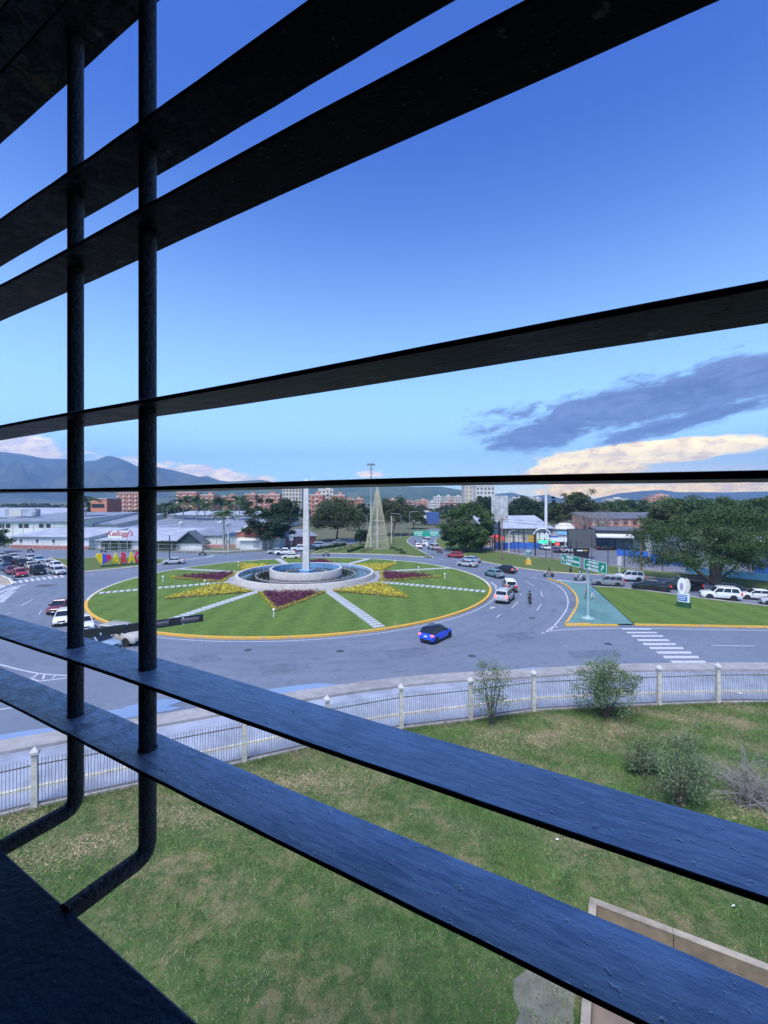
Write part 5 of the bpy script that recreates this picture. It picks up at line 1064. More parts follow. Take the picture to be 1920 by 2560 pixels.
# ------------------------------------------------------------------ people
import bmesh
SKIN = mat('skin', (.30, .16, .10), .6, .08); CLOTH = {n_: mat('cloth_' + n_, c, .85, .15, 9) for n_, c in {'red': (.45, .04, .05), 'blue': (.06, .30, .55), 'white': (.65, .65, .65), 'black': (.02, .02, .025), 'dark': (.035, .04, .055), 'jeans': (.06, .09, .16), 'teal': (.20, .45, .50), 'grey': (.20, .21, .23), 'pink': (.50, .25, .25)}.items()}
HAIR = mat('hair', (.015, .012, .010), .6, .1)
def body_mesh(J):
    """J: joint name -> (x,y,z). One continuous skinned figure; returns mesh with slots skin, shirt, trousers, hair, shoes"""
    E_ = [('pelvis', 'spine', 's'), ('spine', 'chest', 's'), ('chest', 'neck', 's'), ('neck', 'head0', 'k'), ('head0', 'head1', 'k'), ('head1', 'head2', 'h')]
    for s in 'lr': E_ += [('chest', 'sh' + s, 's'), ('sh' + s, 'el' + s, 's'), ('el' + s, 'wr' + s, 'k'), ('wr' + s, 'hand' + s, 'k'), ('pelvis', 'hip' + s, 't'), ('hip' + s, 'kn' + s, 't'), ('kn' + s, 'an' + s, 't'), ('an' + s, 'toe' + s, 'b')]
    rad = {'pelvis': .135, 'spine': .125, 'chest': .15, 'neck': .055, 'head0': .085, 'head1': .10, 'head2': .075}
    for s in 'lr': rad.update({'sh' + s: .065, 'el' + s: .045, 'wr' + s: .032, 'hand' + s: .038, 'hip' + s: .095, 'kn' + s: .062, 'an' + s: .042, 'toe' + s: .04})
    names = list(rad); bm = bmesh.new(); lay = bm.verts.layers.skin.verify(); vv = {}
    for n_ in names: v = bm.verts.new(J[n_]); v[lay].radius = (rad[n_], rad[n_] * (.72 if n_ in ('spine', 'chest', 'pelvis') else 1)); v[lay].use_root = n_ == 'pelvis'; vv[n_] = v
    for a, b, _ in E_: bm.edges.new((vv[a], vv[b]))
    me = bpy.data.meshes.new('tmp'); bm.to_mesh(me); bm.free(); o = bpy.data.objects.new('tmp', me); COL.objects.link(o)
    o.modifiers.new('s', 'SKIN'); sd = o.modifiers.new('d', 'SUBSURF'); sd.levels = 1; sd.render_levels = 1
    dg = bpy.context.evaluated_depsgraph_get(); out = bpy.data.meshes.new_from_object(o.evaluated_get(dg)); bpy.data.objects.remove(o)
    out.materials.clear()
    for m in (SKIN, CLOTH['grey'], CLOTH['dark'], HAIR, BLACK): out.materials.append(m)
    segs = [(Vector(J[a]), Vector(J[b]), {'k': 0, 's': 1, 't': 2, 'h': 3, 'b': 4}[c]) for a, b, c in E_]
    for f in out.polygons:
        c = f.center; best = min(segs, key=lambda g_: (c - g_[0].lerp(g_[1], max(0, min(1, (c - g_[0]).dot(g_[1] - g_[0]) / max(1e-6, (g_[1] - g_[0]).length_squared))))).length)
        f.material_index = best[2]; f.use_smooth = True
    return out
def mir(d): return {k: (v if k[-1] not in 'LR' else v) for k, v in d.items()}
ST = {'pelvis': (0, 0, .95), 'spine': (0, 0, 1.12), 'chest': (.01, 0, 1.32), 'neck': (.01, 0, 1.47), 'head0': (.02, 0, 1.54), 'head1': (.03, 0, 1.63), 'head2': (.01, 0, 1.70)}
for s, y, f in (('l', 1, .16), ('r', -1, -.14)): ST.update({'sh' + s: (0, y * .19, 1.40), 'el' + s: (-f * .6, y * .24, 1.14), 'wr' + s: (-f * .3 + .06, y * .25, .92), 'hand' + s: (-f * .3 + .10, y * .25, .84), 'hip' + s: (0, y * .09, .90), 'kn' + s: (f * .8 + .03, y * .09, .50), 'an' + s: (f * 1.2 - .02, y * .09, .07), 'toe' + s: (f * 1.2 + .14, y * .10, .045)})
RD = {'pelvis': (-.28, 0, .88), 'spine': (-.24, 0, 1.03), 'chest': (-.16, 0, 1.24), 'neck': (-.10, 0, 1.38), 'head0': (-.07, 0, 1.46), 'head1': (-.04, 0, 1.55), 'head2': (-.06, 0, 1.62)}
for s, y in (('l', 1), ('r', -1)): RD.update({'sh' + s: (-.15, y * .19, 1.31), 'el' + s: (.06, y * .30, 1.10), 'wr' + s: (.30, y * .30, 1.06), 'hand' + s: (.38, y * .29, 1.05), 'hip' + s: (-.24, y * .12, .85), 'kn' + s: (.14, y * .22, .72), 'an' + s: (-.05, y * .20, .36), 'toe' + s: (.12, y * .21, .33)})
M_ST, M_RD = body_mesh(ST), body_mesh(RD)
def person(label, me, loc, rz, shirt, trousers, helmet=None, sc=1.0):
    o = link('person', me, None, loc, rz); o.scale = (sc, sc, sc); tag(o, label, 'person')
    for i, m in ((1, CLOTH[shirt]), (2, CLOTH[trousers])): o.material_slots[i].link = 'OBJECT'; o.material_slots[i].material = m
    if helmet: h = MB().ball((-.05, 0, 1.585), (.145, .125, .135), 12, 8).build('helmet', CLOTH[helmet], o, 60)
    return o
q = at(1467, 1499); person('pedestrian in red top and dark trousers left of the sign pole', M_ST, (q.x - .0, q.y, .15), R(150), 'red', 'black')
q = at(1481, 1500); person('pedestrian in light blue top and shorts right of the sign pole', M_ST, (q.x, q.y, .15), R(330), 'blue', 'white')
# motorcycles
MT = MB().lathe([(.20, -.045), (.28, -.055), (.305, 0), (.28, .055), (.20, .045)], 18, axis='y').mesh('tyre', TYRE, 50); MR = MB().lathe([(.02, -.04), (.06, -.05), (.07, -.01), (.20, -.012), (.20, .012), (.07, .01), (.06, .05), (.02, .04)], 12, axis='y').mesh('rim', RIM)
def bike(label, px, hd, col, rider, shirt, trousers, helmet='black', z=0):
    q = at(*px, z); t = thing('motorcycle', label, 'motorcycle', (q.x, q.y, .004), R(hd), 'motorcycles on the roads'); pm = CLOTH.get(col) or PT[col]
    for x in (.66, -.64): o = link('wheel', MT, t, (x, 0, .305)); link('rim', MR, o)
    MB().hexa([(-.1, -.12, .62), (.36, -.13, .66), (.36, .13, .66), (-.1, .12, .62)], [(-.08, -.10, .84), (.28, -.12, .92), (.28, .12, .92), (-.08, .10, .84)]).build('tank', PT[col], t)
    MB().loft([[(x, -w_, z_), (x, w_, z_), (x, w_ * .8, z_ + .09), (x, -w_ * .8, z_ + .09)] for x, w_, z_ in ((-.82, .07, .84), (-.5, .12, .76), (-.1, .11, .73), (.0, .08, .76))]).build('seat', TRIM, t)
    MB().tube([(-.64, .06, .31), (-.1, .07, .45), (.2, .05, .62), (.42, 0, .86)], .03, 6).build('frame', TRIM, t); MB().box((.08, 0, .44), (.34, .24, .30)).build('engine', METALG, t)
    for s in (-1, 1): MB().tube([(.66, s * .08, .31), (.46, s * .07, .95)], .022, 6).build('fork', METALG, t)
    MB().tube([(.34, -.36, 1.06), (.44, -.18, 1.02), (.46, 0, 1.0), (.44, .18, 1.02), (.34, .36, 1.06)], .017, 6).build('handlebar', TRIM, t)
    for s in (-1, 1): MB().ball((.40, s * .30, 1.20), (.02, .055, .045)).build('mirror', RIM, t)
    MB().ball((.58, 0, .88), (.07, .10, .10)).build('headlight', HEADL, t, 60); MB().box((-.88, 0, .80), (.05, .12, .08)).build('taillight', TAILL, t); MB().tube([(.1, -.15, .34), (-.3, -.17, .32), (-.8, -.18, .42)], [.03, .035, .05], 8).build('exhaust', METALG, t)
    MB().tube([(-.30, 0, .62), (-.64, 0, .64), (-.93, 0, .5)], .055, 6).build('mudguard', PT[col], t)
    person(rider, M_RD, (q.x, q.y, .004), R(hd), shirt, trousers, helmet)
bike('black motorcycle riding away beside the silver suv', Q7(572, 1420), 78, 'black', 'rider in dark jacket on the motorcycle beside the silver suv', 'black', 'dark')
bike('dark motorcycle crossing left before the black signal pole', Q7(792, 1118), 172, 'maroon', 'rider in black top on the motorcycle before the teal tip', 'black', 'pink')
bike('dark motorcycle crossing left near the grey suv', Q7(1150, 1162), 165, 'black', 'rider in pale blue shirt on the motorcycle near the grey suv', 'teal', 'white', 'white')
bike('motorcycle far up the road behind the red car', Q6(515, 952), 130, 'red', 'rider in red on the motorcycle behind the red car', 'red', 'dark', 'white')
bike('motorcycle on the far side behind the fountain', Q5(170, 1174), 180, 'grey', 'rider in pale top on the motorcycle behind the fountain', 'white', 'jeans')
bike('motorcycle in front of the white factory wing', R1(1312, 852), 190, 'black', 'rider in dark clothes on the motorcycle before the factory wing', 'dark', 'dark')
bike('motorcycle at the crossing in front of the red hatchback', Q2(183, 1302), 312, 'black', 'rider in dark clothes on the motorcycle before the red hatchback', 'black', 'jeans')
bike('motorcycle on the road in front of the low white building', Q2(395, 938), 5, 'black', 'rider in white top on the motorcycle before the low white building', 'white', 'dark')
bike('motorcycle farthest up the far road beside the white sedan', Q6(195, 818), 95, 'maroon', 'rider in pale top on the farthest motorcycle up the road', 'pink', 'dark')
bike('motorcycle parked at the factory fence under the script sign', Q3(305, 938), 170, 'white', 'person seated on the parked motorcycle at the factory fence', 'white', 'jeans', None)
# ------------------------------------------------------------------ street furniture, signs
def text_mesh(body, size, m, depth=.01, align='LEFT', shear=0.0, space=1.0, bold=0.0):
    cu = bpy.data.curves.new('t', 'FONT'); cu.body = body; cu.size = size; cu.extrude = depth; cu.align_x = align; cu.shear = shear; cu.space_line = space; cu.offset = bold; cu.resolution_u = 3
    o = bpy.data.objects.new('t', cu); COL.objects.link(o); dg = bpy.context.evaluated_depsgraph_get(); me = bpy.data.meshes.new_from_object(o.evaluated_get(dg)); bpy.data.objects.remove(o)
    me.materials.clear(); me.materials.append(m); return me
def text(name, body, size, m, parent, loc, face='-y', **kw):
    o = link(name, text_mesh(body, size, m, **kw), parent, loc); o.rotation_euler = (R(90), 0, 0); return o
SIGNG = mat('sign_green', (.006, .26, .15), .45, .08, 1); SIGNW = mat('sign_white', (.78, .80, .80), .5, 0); SPOLE = mat('sign_pole', (.30, .42, .40), .5, .12, 3)
# near direction sign: local x along the board (far -> near), face toward -y local
A, B = Vector((23.65, 57.2)), Vector((25.2, 48.6)); dv = B - A; LS = dv.length; ang = math.atan2(dv.y, dv.x); PB_ = at(1468, 1546, .15)
t = thing('direction_sign', 'green road sign with two panels on a teal pole at the paved island', 'road sign', (PB_.x, PB_.y, .15), ang)
off = -(Vector((PB_.x, PB_.y)) - A).dot(dv / LS)
MB().tube([(0, .1, 0), (0, .1, 6.6)], [.15, .11], 12).build('pole', SPOLE, t, 50); MB().lathe([(.75, .0), (.75, .06), (.35, .10), (.2, .35)], 8, (0, .1, 0)).build('base_plate', SPOLE, t)
zc = 6.35
for x0, x1, nm in ((0, 3.95, 'l'), (4.75, LS, 'r')):
    o = MB().box((off + (x0 + x1) / 2, -.05, zc), (x1 - x0, .08, 1.25)).build('panel', SIGNG, t)
    for z in (-.59, .59): MB().box((off + (x0 + x1) / 2, -.1, zc + z), (x1 - x0 - .06, .02, .05)).build('border', SIGNW, o)
    for x in (x0 + .04, x1 - .04): MB().box((off + x, -.1, zc), (.05, .02, 1.12)).build('border', SIGNW, o)
MB().box((off + 4.35, -.04, zc), (.78, .06, 1.3)).build('middle_plate', METALG, t)
for k, s_ in enumerate(('TURMERO', 'LA ENCRUCIJADA', 'CAGUA')): text('lettering', s_, .34, SIGNW, t, (off + 1.05, -.105, zc + .22 - .38 * k), bold=.012)
for k, s_ in enumerate(('AUTOPISTA', 'PALO NEGRO', 'SANTA RITA')): text('lettering', s_, .34, SIGNW, t, (off + 7.35, -.105, zc + .22 - .38 * k), align='RIGHT', bold=.012)
def arrow(x, z, a, L_=.85):
    mb = MB(); c, s = math.cos(a), math.sin(a); T = lambda u, v: (x + u * c - v * s, -.105, z + u * s + v * c)
    for poly in ([(-L_ / 2, -.08), (.05, -.08), (.05, .08), (-L_ / 2, .08)], [(.0, -.24), (L_ / 2, 0), (.0, .24)]):
        pts = [T(u, v) for u, v in poly]; mb.add(pts + [(p[0], p[1] - .01, p[2]) for p in pts], [tuple(range(len(pts))), tuple(range(len(pts), 2 * len(pts)))])
    mb.build('arrow', SIGNW, t)
arrow(off + .55, zc, R(125)); arrow(off + 8.05, zc, R(55))
for s in (-1, 1): MB().tube([(0, .12, 5.2), (s * 1.6, .06, 5.85)], .045, 6).build('brace', SPOLE, t)
# far direction sign (its words cannot be read in the photo)
q = at(*Q6(340, 985), .15); t = thing('direction_sign', 'far green road sign above the far road', 'road sign', (q.x, q.y, .15))
MB().tube([(0, .1, 0), (0, .1, 6.3)], .09, 10).build('pole', SPOLE, t, 50); MB().box((.15, .02, 3.0), (.55, .06, .9)).build('small_plate', SIGNW, t)
for s in (-1, 1):
    o = MB().box((s * 1.58, 0, 5.55), (3.05, .08, 1.45)).build('panel', mat('sign_green_far', (.01, .33, .20), .45, .08, 1), t)
    for k in range(3): MB().box((s * 1.58 + s * .15, -.06, 5.95 - .4 * k), (1.9 - .35 * k, .02, .14)).build('lettering_stroke', SIGNW, o)
    MB().box((s * 2.75, -.06, 5.6), (.14, .02, .8)).build('arrow', SIGNW, o)
# signal gantry, its pole behind the first bar
p0 = at(181, 1850, .16); t = thing('signal_gantry', 'black overhead signal arm reaching over the left lanes', 'traffic signal', (p0.x, p0.y, .16)); e = Vector((-12.2, 29.3)) - Vector((p0.x, p0.y)); zt = 6.05
MB().tube([(0, 0, 0), (0, 0, zt)], [.14, .11], 12).build('pole', BLACK, t, 50); MB().tube([(0, 0, zt), (e.x, e.y, zt)], .07, 8).build('arm', BLACK, t)
an = math.atan2(e.y, e.x); Lg = e.length; Mx = Matrix.Rotation(an, 4, 'Z')
for a, b, m in ((.2, 1.35, BLACK), (1.4, 2.7, BLACK), (2.75, 4.0, BLACK), (4.05, 5.0, TRIM), (5.0, 5.8, BLACK)): MB().box(((a + b) / 2, -.09, zt), (b - a - .03, .2, .48), M=Mx).build('backboard', m, t)
for a in (4.45, 6.25): MB().loft([[tuple(Mx @ Vector((a + u, -.2 + .18 * math.cos(w_ * .8), zt + .17 * math.sin(w_ * .8)))) for w_ in range(8)] for u in (-.55, .55)]).build('signal_head', mat('signal_grey', (.055, .06, .07), .5, .2, 4), t, 50)
MB().box((Lg - .5, -.02, zt), (1.5, .10, .48), M=Mx).build('backboard', BLACK, t)
for x in (5.85, 3.98): MB().box((x, -.22, zt - .02), (.10, .04, .5), M=Mx).build('bracket', WHITE, t)
# high mast
q = at(*Q5(720, 1082), .16); zt = 23.8; t = thing('high_mast', 'very tall light mast beside the wire cone', 'light mast', (q.x, q.y, .16))
MB().tube([(0, 0, 0), (0, 0, zt * .55)], [.30, .22], 12).build('lower_pole', mat('mast_green', (.40, .46, .36), .6, .1, 2), t, 50); MB().tube([(0, 0, zt * .55), (0, 0, zt)], [.215, .15], 12).build('upper_pole', METALG, t, 50)
MB().tube([(1.3 * math.cos(a * .3491), 1.3 * math.sin(a * .3491), zt) for a in range(19)], .07, 6).build('head_ring', METALG, t); MB().tube([(.6 * math.cos(a * .3491), .6 * math.sin(a * .3491), zt - 1.2) for a in range(19)], .05, 6).build('lower_ring', METALG, t)
lm = MB().box((0, 0, .12), (.55, .4, .34)).mesh('floodlight', METALG)
for k in range(8): a = k * math.pi / 4; link('floodlight', lm, t, (0.75 * math.cos(a), 1.35 * math.sin(a), zt + .05), a); MB().tube([(0, 0, zt), (1.3 * math.cos(a), 1.3 * math.sin(a), zt)], .04, 4).build('spoke', METALG, t)
for k in range(22): MB().box((.28, 0, zt - 1.6 - k * .4), (.3, .04, .04)).build('step', METALG, t)
# wire cone (tree-shaped light frame)
q = at(943.5, 1369, .16); hc = 18.6; rc = 3.55; t = thing('wire_cone', 'tall cone of wire strands on a white pole in the median', 'light cone', (q.x, q.y, .16))
MB().tube([(0, 0, 0), (0, 0, hc * .6), (0, 0, hc + 1.2)], [.28, .2, .06], 10).build('pole', WHITE, t, 50); WIRE = mat('pale_wire', (.52, .46, .30), .6, .1, 3)
for k in range(56): a = 2 * math.pi * k / 56; MB().tube([(rc * math.cos(a), rc * math.sin(a), 0), (.05 * math.cos(a), .05 * math.sin(a), hc)], .03, 3, False).build('strand', WIRE, t)
for k in range(9):
    z = hc * k / 9.5; r_ = rc * (1 - z / hc); MB().tube([(r_ * math.cos(a * .2618), r_ * math.sin(a * .2618), z) for a in range(25)], .045 if k in (0, 2, 4) else .022, 4, False).build('ring', WIRE, t)
    if k in (2, 4): [MB().tube([(0, 0, z), (r_ * math.cos(a), r_ * math.sin(a), z)], .04, 4).build('strut', WIRE, t) for a in (0, 1.57, 3.14, 4.71)]
gl = MB(); 
for k in range(420): z = hc * random.random() ** 1.5 * .95; a = random.random() * 6.283; r_ = rc * (1 - z / hc); gl.ball((r_ * math.cos(a), r_ * math.sin(a), z), .06, 4, 3)
tag(gl.build('bulbs', PLATE, t), kind='stuff')
# street lamps
def lamp(label, px, ytop, d, arm, m=METALG):
    q = atd(px, ytop, d); t = thing('street_lamp', label, 'street lamp', (q.x, q.y, 0), 0, 'curved street lamps'); z = q.z
    MB().tube([(0, 0, 0), (0, 0, z - 1.0), (arm * .12, 0, z - .3), (arm * .45, 0, z), (arm, 0, z + .05)], [.11, .08, .07, .06, .05], 8).build('pole', m, t, 60); MB().ball((arm * 1.1, 0, z), (.5, .16, .09)).build('lamp_head', METALG, t, 60)
lamp('street lamp between the dome tree and the cone', Q5(670, 0)[0], Q5(0, 665)[1], 150, -2.6); lamp('street lamp right of the wire cone', Q5(1088, 0)[0], Q5(0, 655)[1], 160, -3.0)
lamp('taller street lamp left of the far road', Q5(1190, 0)[0], Q5(0, 628)[1], 165, 2.4); lamp('shorter street lamp left of the far road', Q5(1172, 0)[0], Q5(0, 690)[1], 185, 3.0)
lamp('street lamp behind the metal shed panel', 1232, 1318, 128, -2.4); lamp('slim white lamp post before the yellow panel', R3(800, 0)[0], 1327, 118, 1.2, WHITE)
# utility poles and lines
def upole(label, px, ybase, ytop, m, arm=1.8, z0=.14, extra=None):
    q = at(px, ybase, z0); d = q.y; zt = H - (ytop - YH) / F * d; t = thing('utility_pole', label, 'utility pole', (q.x, q.y, z0)); MB().tube([(0, 0, 0), (0, 0, zt - z0)], [.19, .13], 10).build('pole', m, t, 50)
    MB().box((0, 0, zt - .5), (arm, .12, .14)).build('crossarm', m, t)
    for x in (-.8, 0, .8): MB().lathe([(.05, 0), (.07, .08), (.04, .18)], 8, (x * arm / 2, 0, zt - .43)).build('insulator', WHITE, t)
    if extra: MB().lathe([(.32, 0), (.34, .1), (.34, .9), (.25, 1.0)], 12, (.35, -.2, zt - 2.8)).build('transformer', METALG, t, 50); MB().lathe([(.32, 0), (.34, .1), (.34, .9), (.25, 1.0)], 12, (-.35, -.2, zt - 2.8)).build('transformer', METALG, t, 50)
    return Vector((q.x, q.y, zt - .3))
RUST = mat('rusty_pole', (.22, .14, .11), .85, .25, 2)
W0 = upole('pale concrete pole with transformers before the factory wing', 570.5, 1381, 1290, POSTC, extra=True); W1 = upole('brown utility pole on the verge below the stained billboard', 1255, 1400, 1294, RUST); W2 = upole('brown utility pole at the car park right of the cabinet', 1602, 1425, 1303, RUST)
upole('twin pole left one right of the wire cone', 979, 1358, 1290, POSTC, .6); upole('twin pole right one with banners right of the wire cone', 984, 1357, 1296, RUST, .5)
WL = atd(-300, 1310, 112); WR = atd(2150, 1296, 80); WC = mat('cable', (.05, .05, .055), .6, 0)
def sag(a, b, s): return [a.lerp(b, k / 12) - Vector((0, 0, s * 4 * (k / 12) * (1 - k / 12))) for k in range(13)]
for i, (o_, lab) in enumerate(((0, 'upper overhead cable strung between the utility poles'), (-.55, 'lower overhead cable strung between the utility poles'))):
    pts = sag(WL, W0, 1.2) + sag(W0, W1, 1.0)[1:] + sag(W1, W2, .5)[1:] + sag(W2, WR, .8)[1:]; tag(MB().tube([p + Vector((0, 0, o_)) for p in pts], .035, 4).build('power_line', WC), lab, 'cable', 'overhead cables')
# stained billboard
q = at(1250, 1378); d = q.y; t = thing('billboard', 'stained pale blank billboard high on a dark column', 'billboard', (q.x, q.y, 0)); zb, zt_ = H - (1304 - YH) / F * d, H - (1239 - YH) / F * d; wB = 42 / F * d
MB().box((0, .5, zb / 2 + .2), (.5, .5, zb)).build('column', BLACK, t); MB().box((0, .42, (zb + zt_) / 2), (wB, .2, zt_ - zb)).build('back_frame', METALG, t)
def _stain(g, b, tc):
    n1 = g.noise(tc, .8, 6, .7, .5); n2 = g.noise(tc, 3, 4, .6); g.put(b.inputs['Base Color'], g.mix(g.smooth(g.m('ADD', g.m('MULTIPLY', n1, .7), g.m('MULTIPLY', n2, .3)), .36, .6), (.30, .29, .29), (.60, .59, .58)))
ST_ = custom('stained_panel', _stain, .8)
pw, ph = wB / 4, (zt_ - zb) / 5; 
for i in range(4):
    for j in range(5): MB().box((-wB / 2 + pw * (i + .5), .28, zb + ph * (j + .5)), (pw - .06, .06, ph - .06)).build('panel', ST_, t)
# white mast, screen, cabinets
q = at(1365, 1366); t = thing('white_mast', 'tall plain white mast right of the metal shed', 'mast', (q.x, q.y, 0)); MB().tube([(0, 0, 0), (0, 0, 18.5)], [.5, .34], 14).build('pole', WHITE, t, 50); MB().lathe([(.8, 0), (.8, .3), (.5, .5)], 14).build('base', CONC, t)
q = at(1455, 1396, .15); d = q.y; t = thing('led_screen', 'big dark outdoor screen on a black base at the car park', 'screen', (q.x, q.y, .15)); zl, zh = H - (1370 - YH) / F * d, H - (1324 - YH) / F * d; wl = 70 / F * d
MB().box((0, .3, (zl + zh) / 2), (wl, .5, zh - zl)).build('frame', BLACK, t); SCR = mat('screen_grey', (.105, .11, .115), .5, .06, .3)
for i in range(4):
    for j in range(3): MB().box((-wl / 2 + .12 + (wl - .24) / 4 * (i + .5), .03, zl + .1 + (zh - zl - .2) / 3 * (j + .5)), ((wl - .24) / 4 - .012, .05, (zh - zl - .2) / 3 - .012)).build('screen_panel', SCR, t)
MB().hexa([(-1.5, 0, 0), (1.5, 0, 0), (1.5, .7, 0), (-1.5, .7, 0)], [(-1.9, 0, zl - .2), (1.9, 0, zl - .2), (1.9, .7, zl - .2), (-1.9, .7, zl - .2)]).build('base', BLACK, t); MB().box((-.5, -.04, zl - .75), (1.5, .05, .28)).build('strip', SIGNW, t); MB().box((.85, -.04, zl - .75), (.8, .05, .3)).build('strip', mat('sign_amber', (.55, .33, .04), .5, 0), t)
q = at(*R4(517, 842), .14); t = thing('cabinet_sign', 'small white cabinet on a post beside the footpath', 'cabinet', (q.x, q.y, .14)); MB().box((0, 0, .8), (.18, .18, 1.6)).build('post', WHITE, t); MB().box((0, 0, 2.35), (.7, .4, 1.6)).build('box', WHITE, t); MB().box((.1, -.21, 2.35), (.34, .04, 1.2)).build('panel', PALE, t)
q = at(*Q7(1043, 1066), .14); t = thing('signal_pole', 'black pole with base standing left of the green sign', 'pole', (q.x, q.y, .14)); zt = H - (Q7(0, 705)[1] - YH) / F * q.y; MB().tube([(0, 0, 0), (0, 0, zt)], .09, 10).build('pole', BLACK, t, 50); MB().lathe([(.26, 0), (.22, .5), (.12, .9)], 10).build('base', BLACK, t)
q = at(*Q7(1158, 1064), .14); t = thing('bollard', 'short black post behind the green sign', 'post', (q.x, q.y, .14)); MB().tube([(0, 0, 0), (0, 0, 1.3)], .09, 8).build('post', BLACK, t); MB().lathe([(.24, 0), (.2, .4), (.1, .6)], 10).build('base', BLACK, t)
q = at(*Q3(1160, 1040), .14); t = thing('dark_post', 'plain dark post right of the coloured letters', 'post', (q.x, q.y, .14)); MB().tube([(0, 0, 0), (0, 0, H - (Q3(0, 720)[1] - YH) / F * q.y)], .11, 8).build('pole', BLACK, t); MB().lathe([(.2, 0), (.16, .3)], 8).build('base', BLACK, t)
# tall black court fence along the car park
t = thing('court_fence', 'tall black post fence along the car park edge', 'fence', (0, 0, 0)); path = P(R3(590, 1030), R3(760, 1050), R3(950, 1085), R3(1150, 1120), R4(0, 728), R4(190, 752), R4(430, 782), R4(690, 812), R4(850, 828), R4(1000, 845)); k = 0
for i in range(len(path) - 1):
    A, B = path[i], path[i + 1]; n = max(1, round((B - A).length / 4.2))
    for j in range(n):
        q = A.lerp(B, j / n); MB((0, 0, 0)).tube([(q.x, q.y, .1), (q.x, q.y, 4.6 if (k % 5) else 6.6)], .07, 6).build('post', BLACK, t); k += 1
    for z in (4.2, .35): MB().tube([(A.x, A.y, z), (B.x, B.y, z)], .03, 4).build('rail', BLACK, t)
cf = thing('goal_frame', 'black tubular frame standing before the metal shed', 'frame', (0, 0, 0)); a, b = at(*Q7(118, 800)), at(*Q7(640, 880))
for s in (0, .33, .66, 1): q = a.lerp(b, s); MB().tube([(q.x, q.y, 0), (q.x, q.y, 6.3 - 1.0 * (s > .9))], .09, 6).build('post', BLACK, cf)
MB().tube([(a.x, a.y, 6.3), (b.x, b.y, 5.3)], .08, 6).build('crossbar', BLACK, cf)
# 180 sign and lit boards
q = at(*Q7(715, 800)); t = thing('number_sign', 'white 180 sign under an arch at the car park', 'sign', (q.x, q.y, 0)); MB().tube([(2.3 * math.cos(a * .2618), .05, 4.2 + 1.7 * math.sin(a * .2618)) for a in range(13)], .16, 6).build('arch', SIGNW, t); text('digits', '180', 2.5, SIGNW, t, (0, -.1, 2.9), align='CENTER', depth=.08, bold=.05)
for x in (-2.2, 2.2): MB().tube([(x, .1, 0), (x, .1, 4.2)], .09, 6).build('post', BLACK, t)
LG = mat('lit_green', (.05, .6, .3), .4, 0, emit=(.02, 1, .42), es=1.3); LR = mat('lit_red', (.6, .05, .05), .4, 0, emit=(1, .06, .05), es=1.2)
q = at(*Q7(745, 806)); t = thing('lit_sign', 'glowing green sign boards below the 180 sign', 'lit sign', (q.x, q.y - .6, 0)); MB().box((-.6, 0, 2.35), (2.4, .2, .75)).build('board', LG, t); MB().box((2.1, 0, 2.4), (.8, .2, .65)).build('board', LG, t)
for x in (-1.6, 2.1): MB().box((x, .05, 1.0), (.1, .1, 2.0)).build('post', BLACK, t)
q = at(*Q7(225, 800)); t = thing('lit_sign', 'red lit sign below the stained billboard', 'lit sign', (q.x, q.y, 0)); MB().box((-1.0, 0, 4.0), (2.2, .2, .9)).build('board', LR, t); MB().box((.5, -.1, 3.2), (1.6, .2, .8)).build('board', LR, t); MB().box((0, .1, 1.6), (.12, .12, 3.2)).build('post', BLACK, t)
q = at(*Q7(890, 815)); t = thing('lit_sign', 'small red lit sign right of the green boards', 'lit sign', (q.x, q.y, 0)); MB().box((0, 0, 1.9), (1.2, .2, .6)).build('board', LR, t); MB().box((0, .05, .8), (.1, .1, 1.6)).build('post', BLACK, t)
q = at(*Q7(930, 790)); t = thing('banner', 'long white banner behind the parked cars', 'banner', (q.x, q.y + 2, 0)); MB().hexa([(-2.8, 0, 1.9), (2.8, 0, 1.7), (2.8, .06, 1.7), (-2.8, .06, 1.9)], [(-2.8, 0, 3.0), (2.8, 0, 3.0), (2.8, .06, 3.0), (-2.8, .06, 3.0)]).build('cloth', SIGNW, t); [MB().box((x, .08, 1.5), (.08, .08, 3.0)).build('post', BLACK, t) for x in (-2.7, 2.7)]
# yellow pedestal with pale blue figure-like bowl
q = at(*R3(983, 1172), .14); t = thing('pedestal_sculpture', 'pale blue cup-shaped sculpture on a yellow pedestal by the verge', 'sculpture', (q.x, q.y, .14)); MB().hexa([(a * .58, b * .58, 0) for a, b in ((-1, -1), (1, -1), (1, 1), (-1, 1))], [(a * .36, b * .36, 1.15) for a, b in ((-1, -1), (1, -1), (1, 1), (-1, 1))]).build('pedestal', YEL, t); MB().lathe([(.2, 1.15), (.14, 1.5), (.25, 1.8), (.55, 2.3), (.75, 2.9), (.65, 2.9), (.4, 2.4)], 12).build('cup', mat('pale_blue', (.42, .58, .62), .5, .2, 3), t, 50)
for s in (-1, 1): MB().tube([(s * .3, 0, 2.0), (s * .7, 0, 2.2), (s * .75, 0, 2.7)], .09, 6).build('handle', MATS['pale_blue'], t)
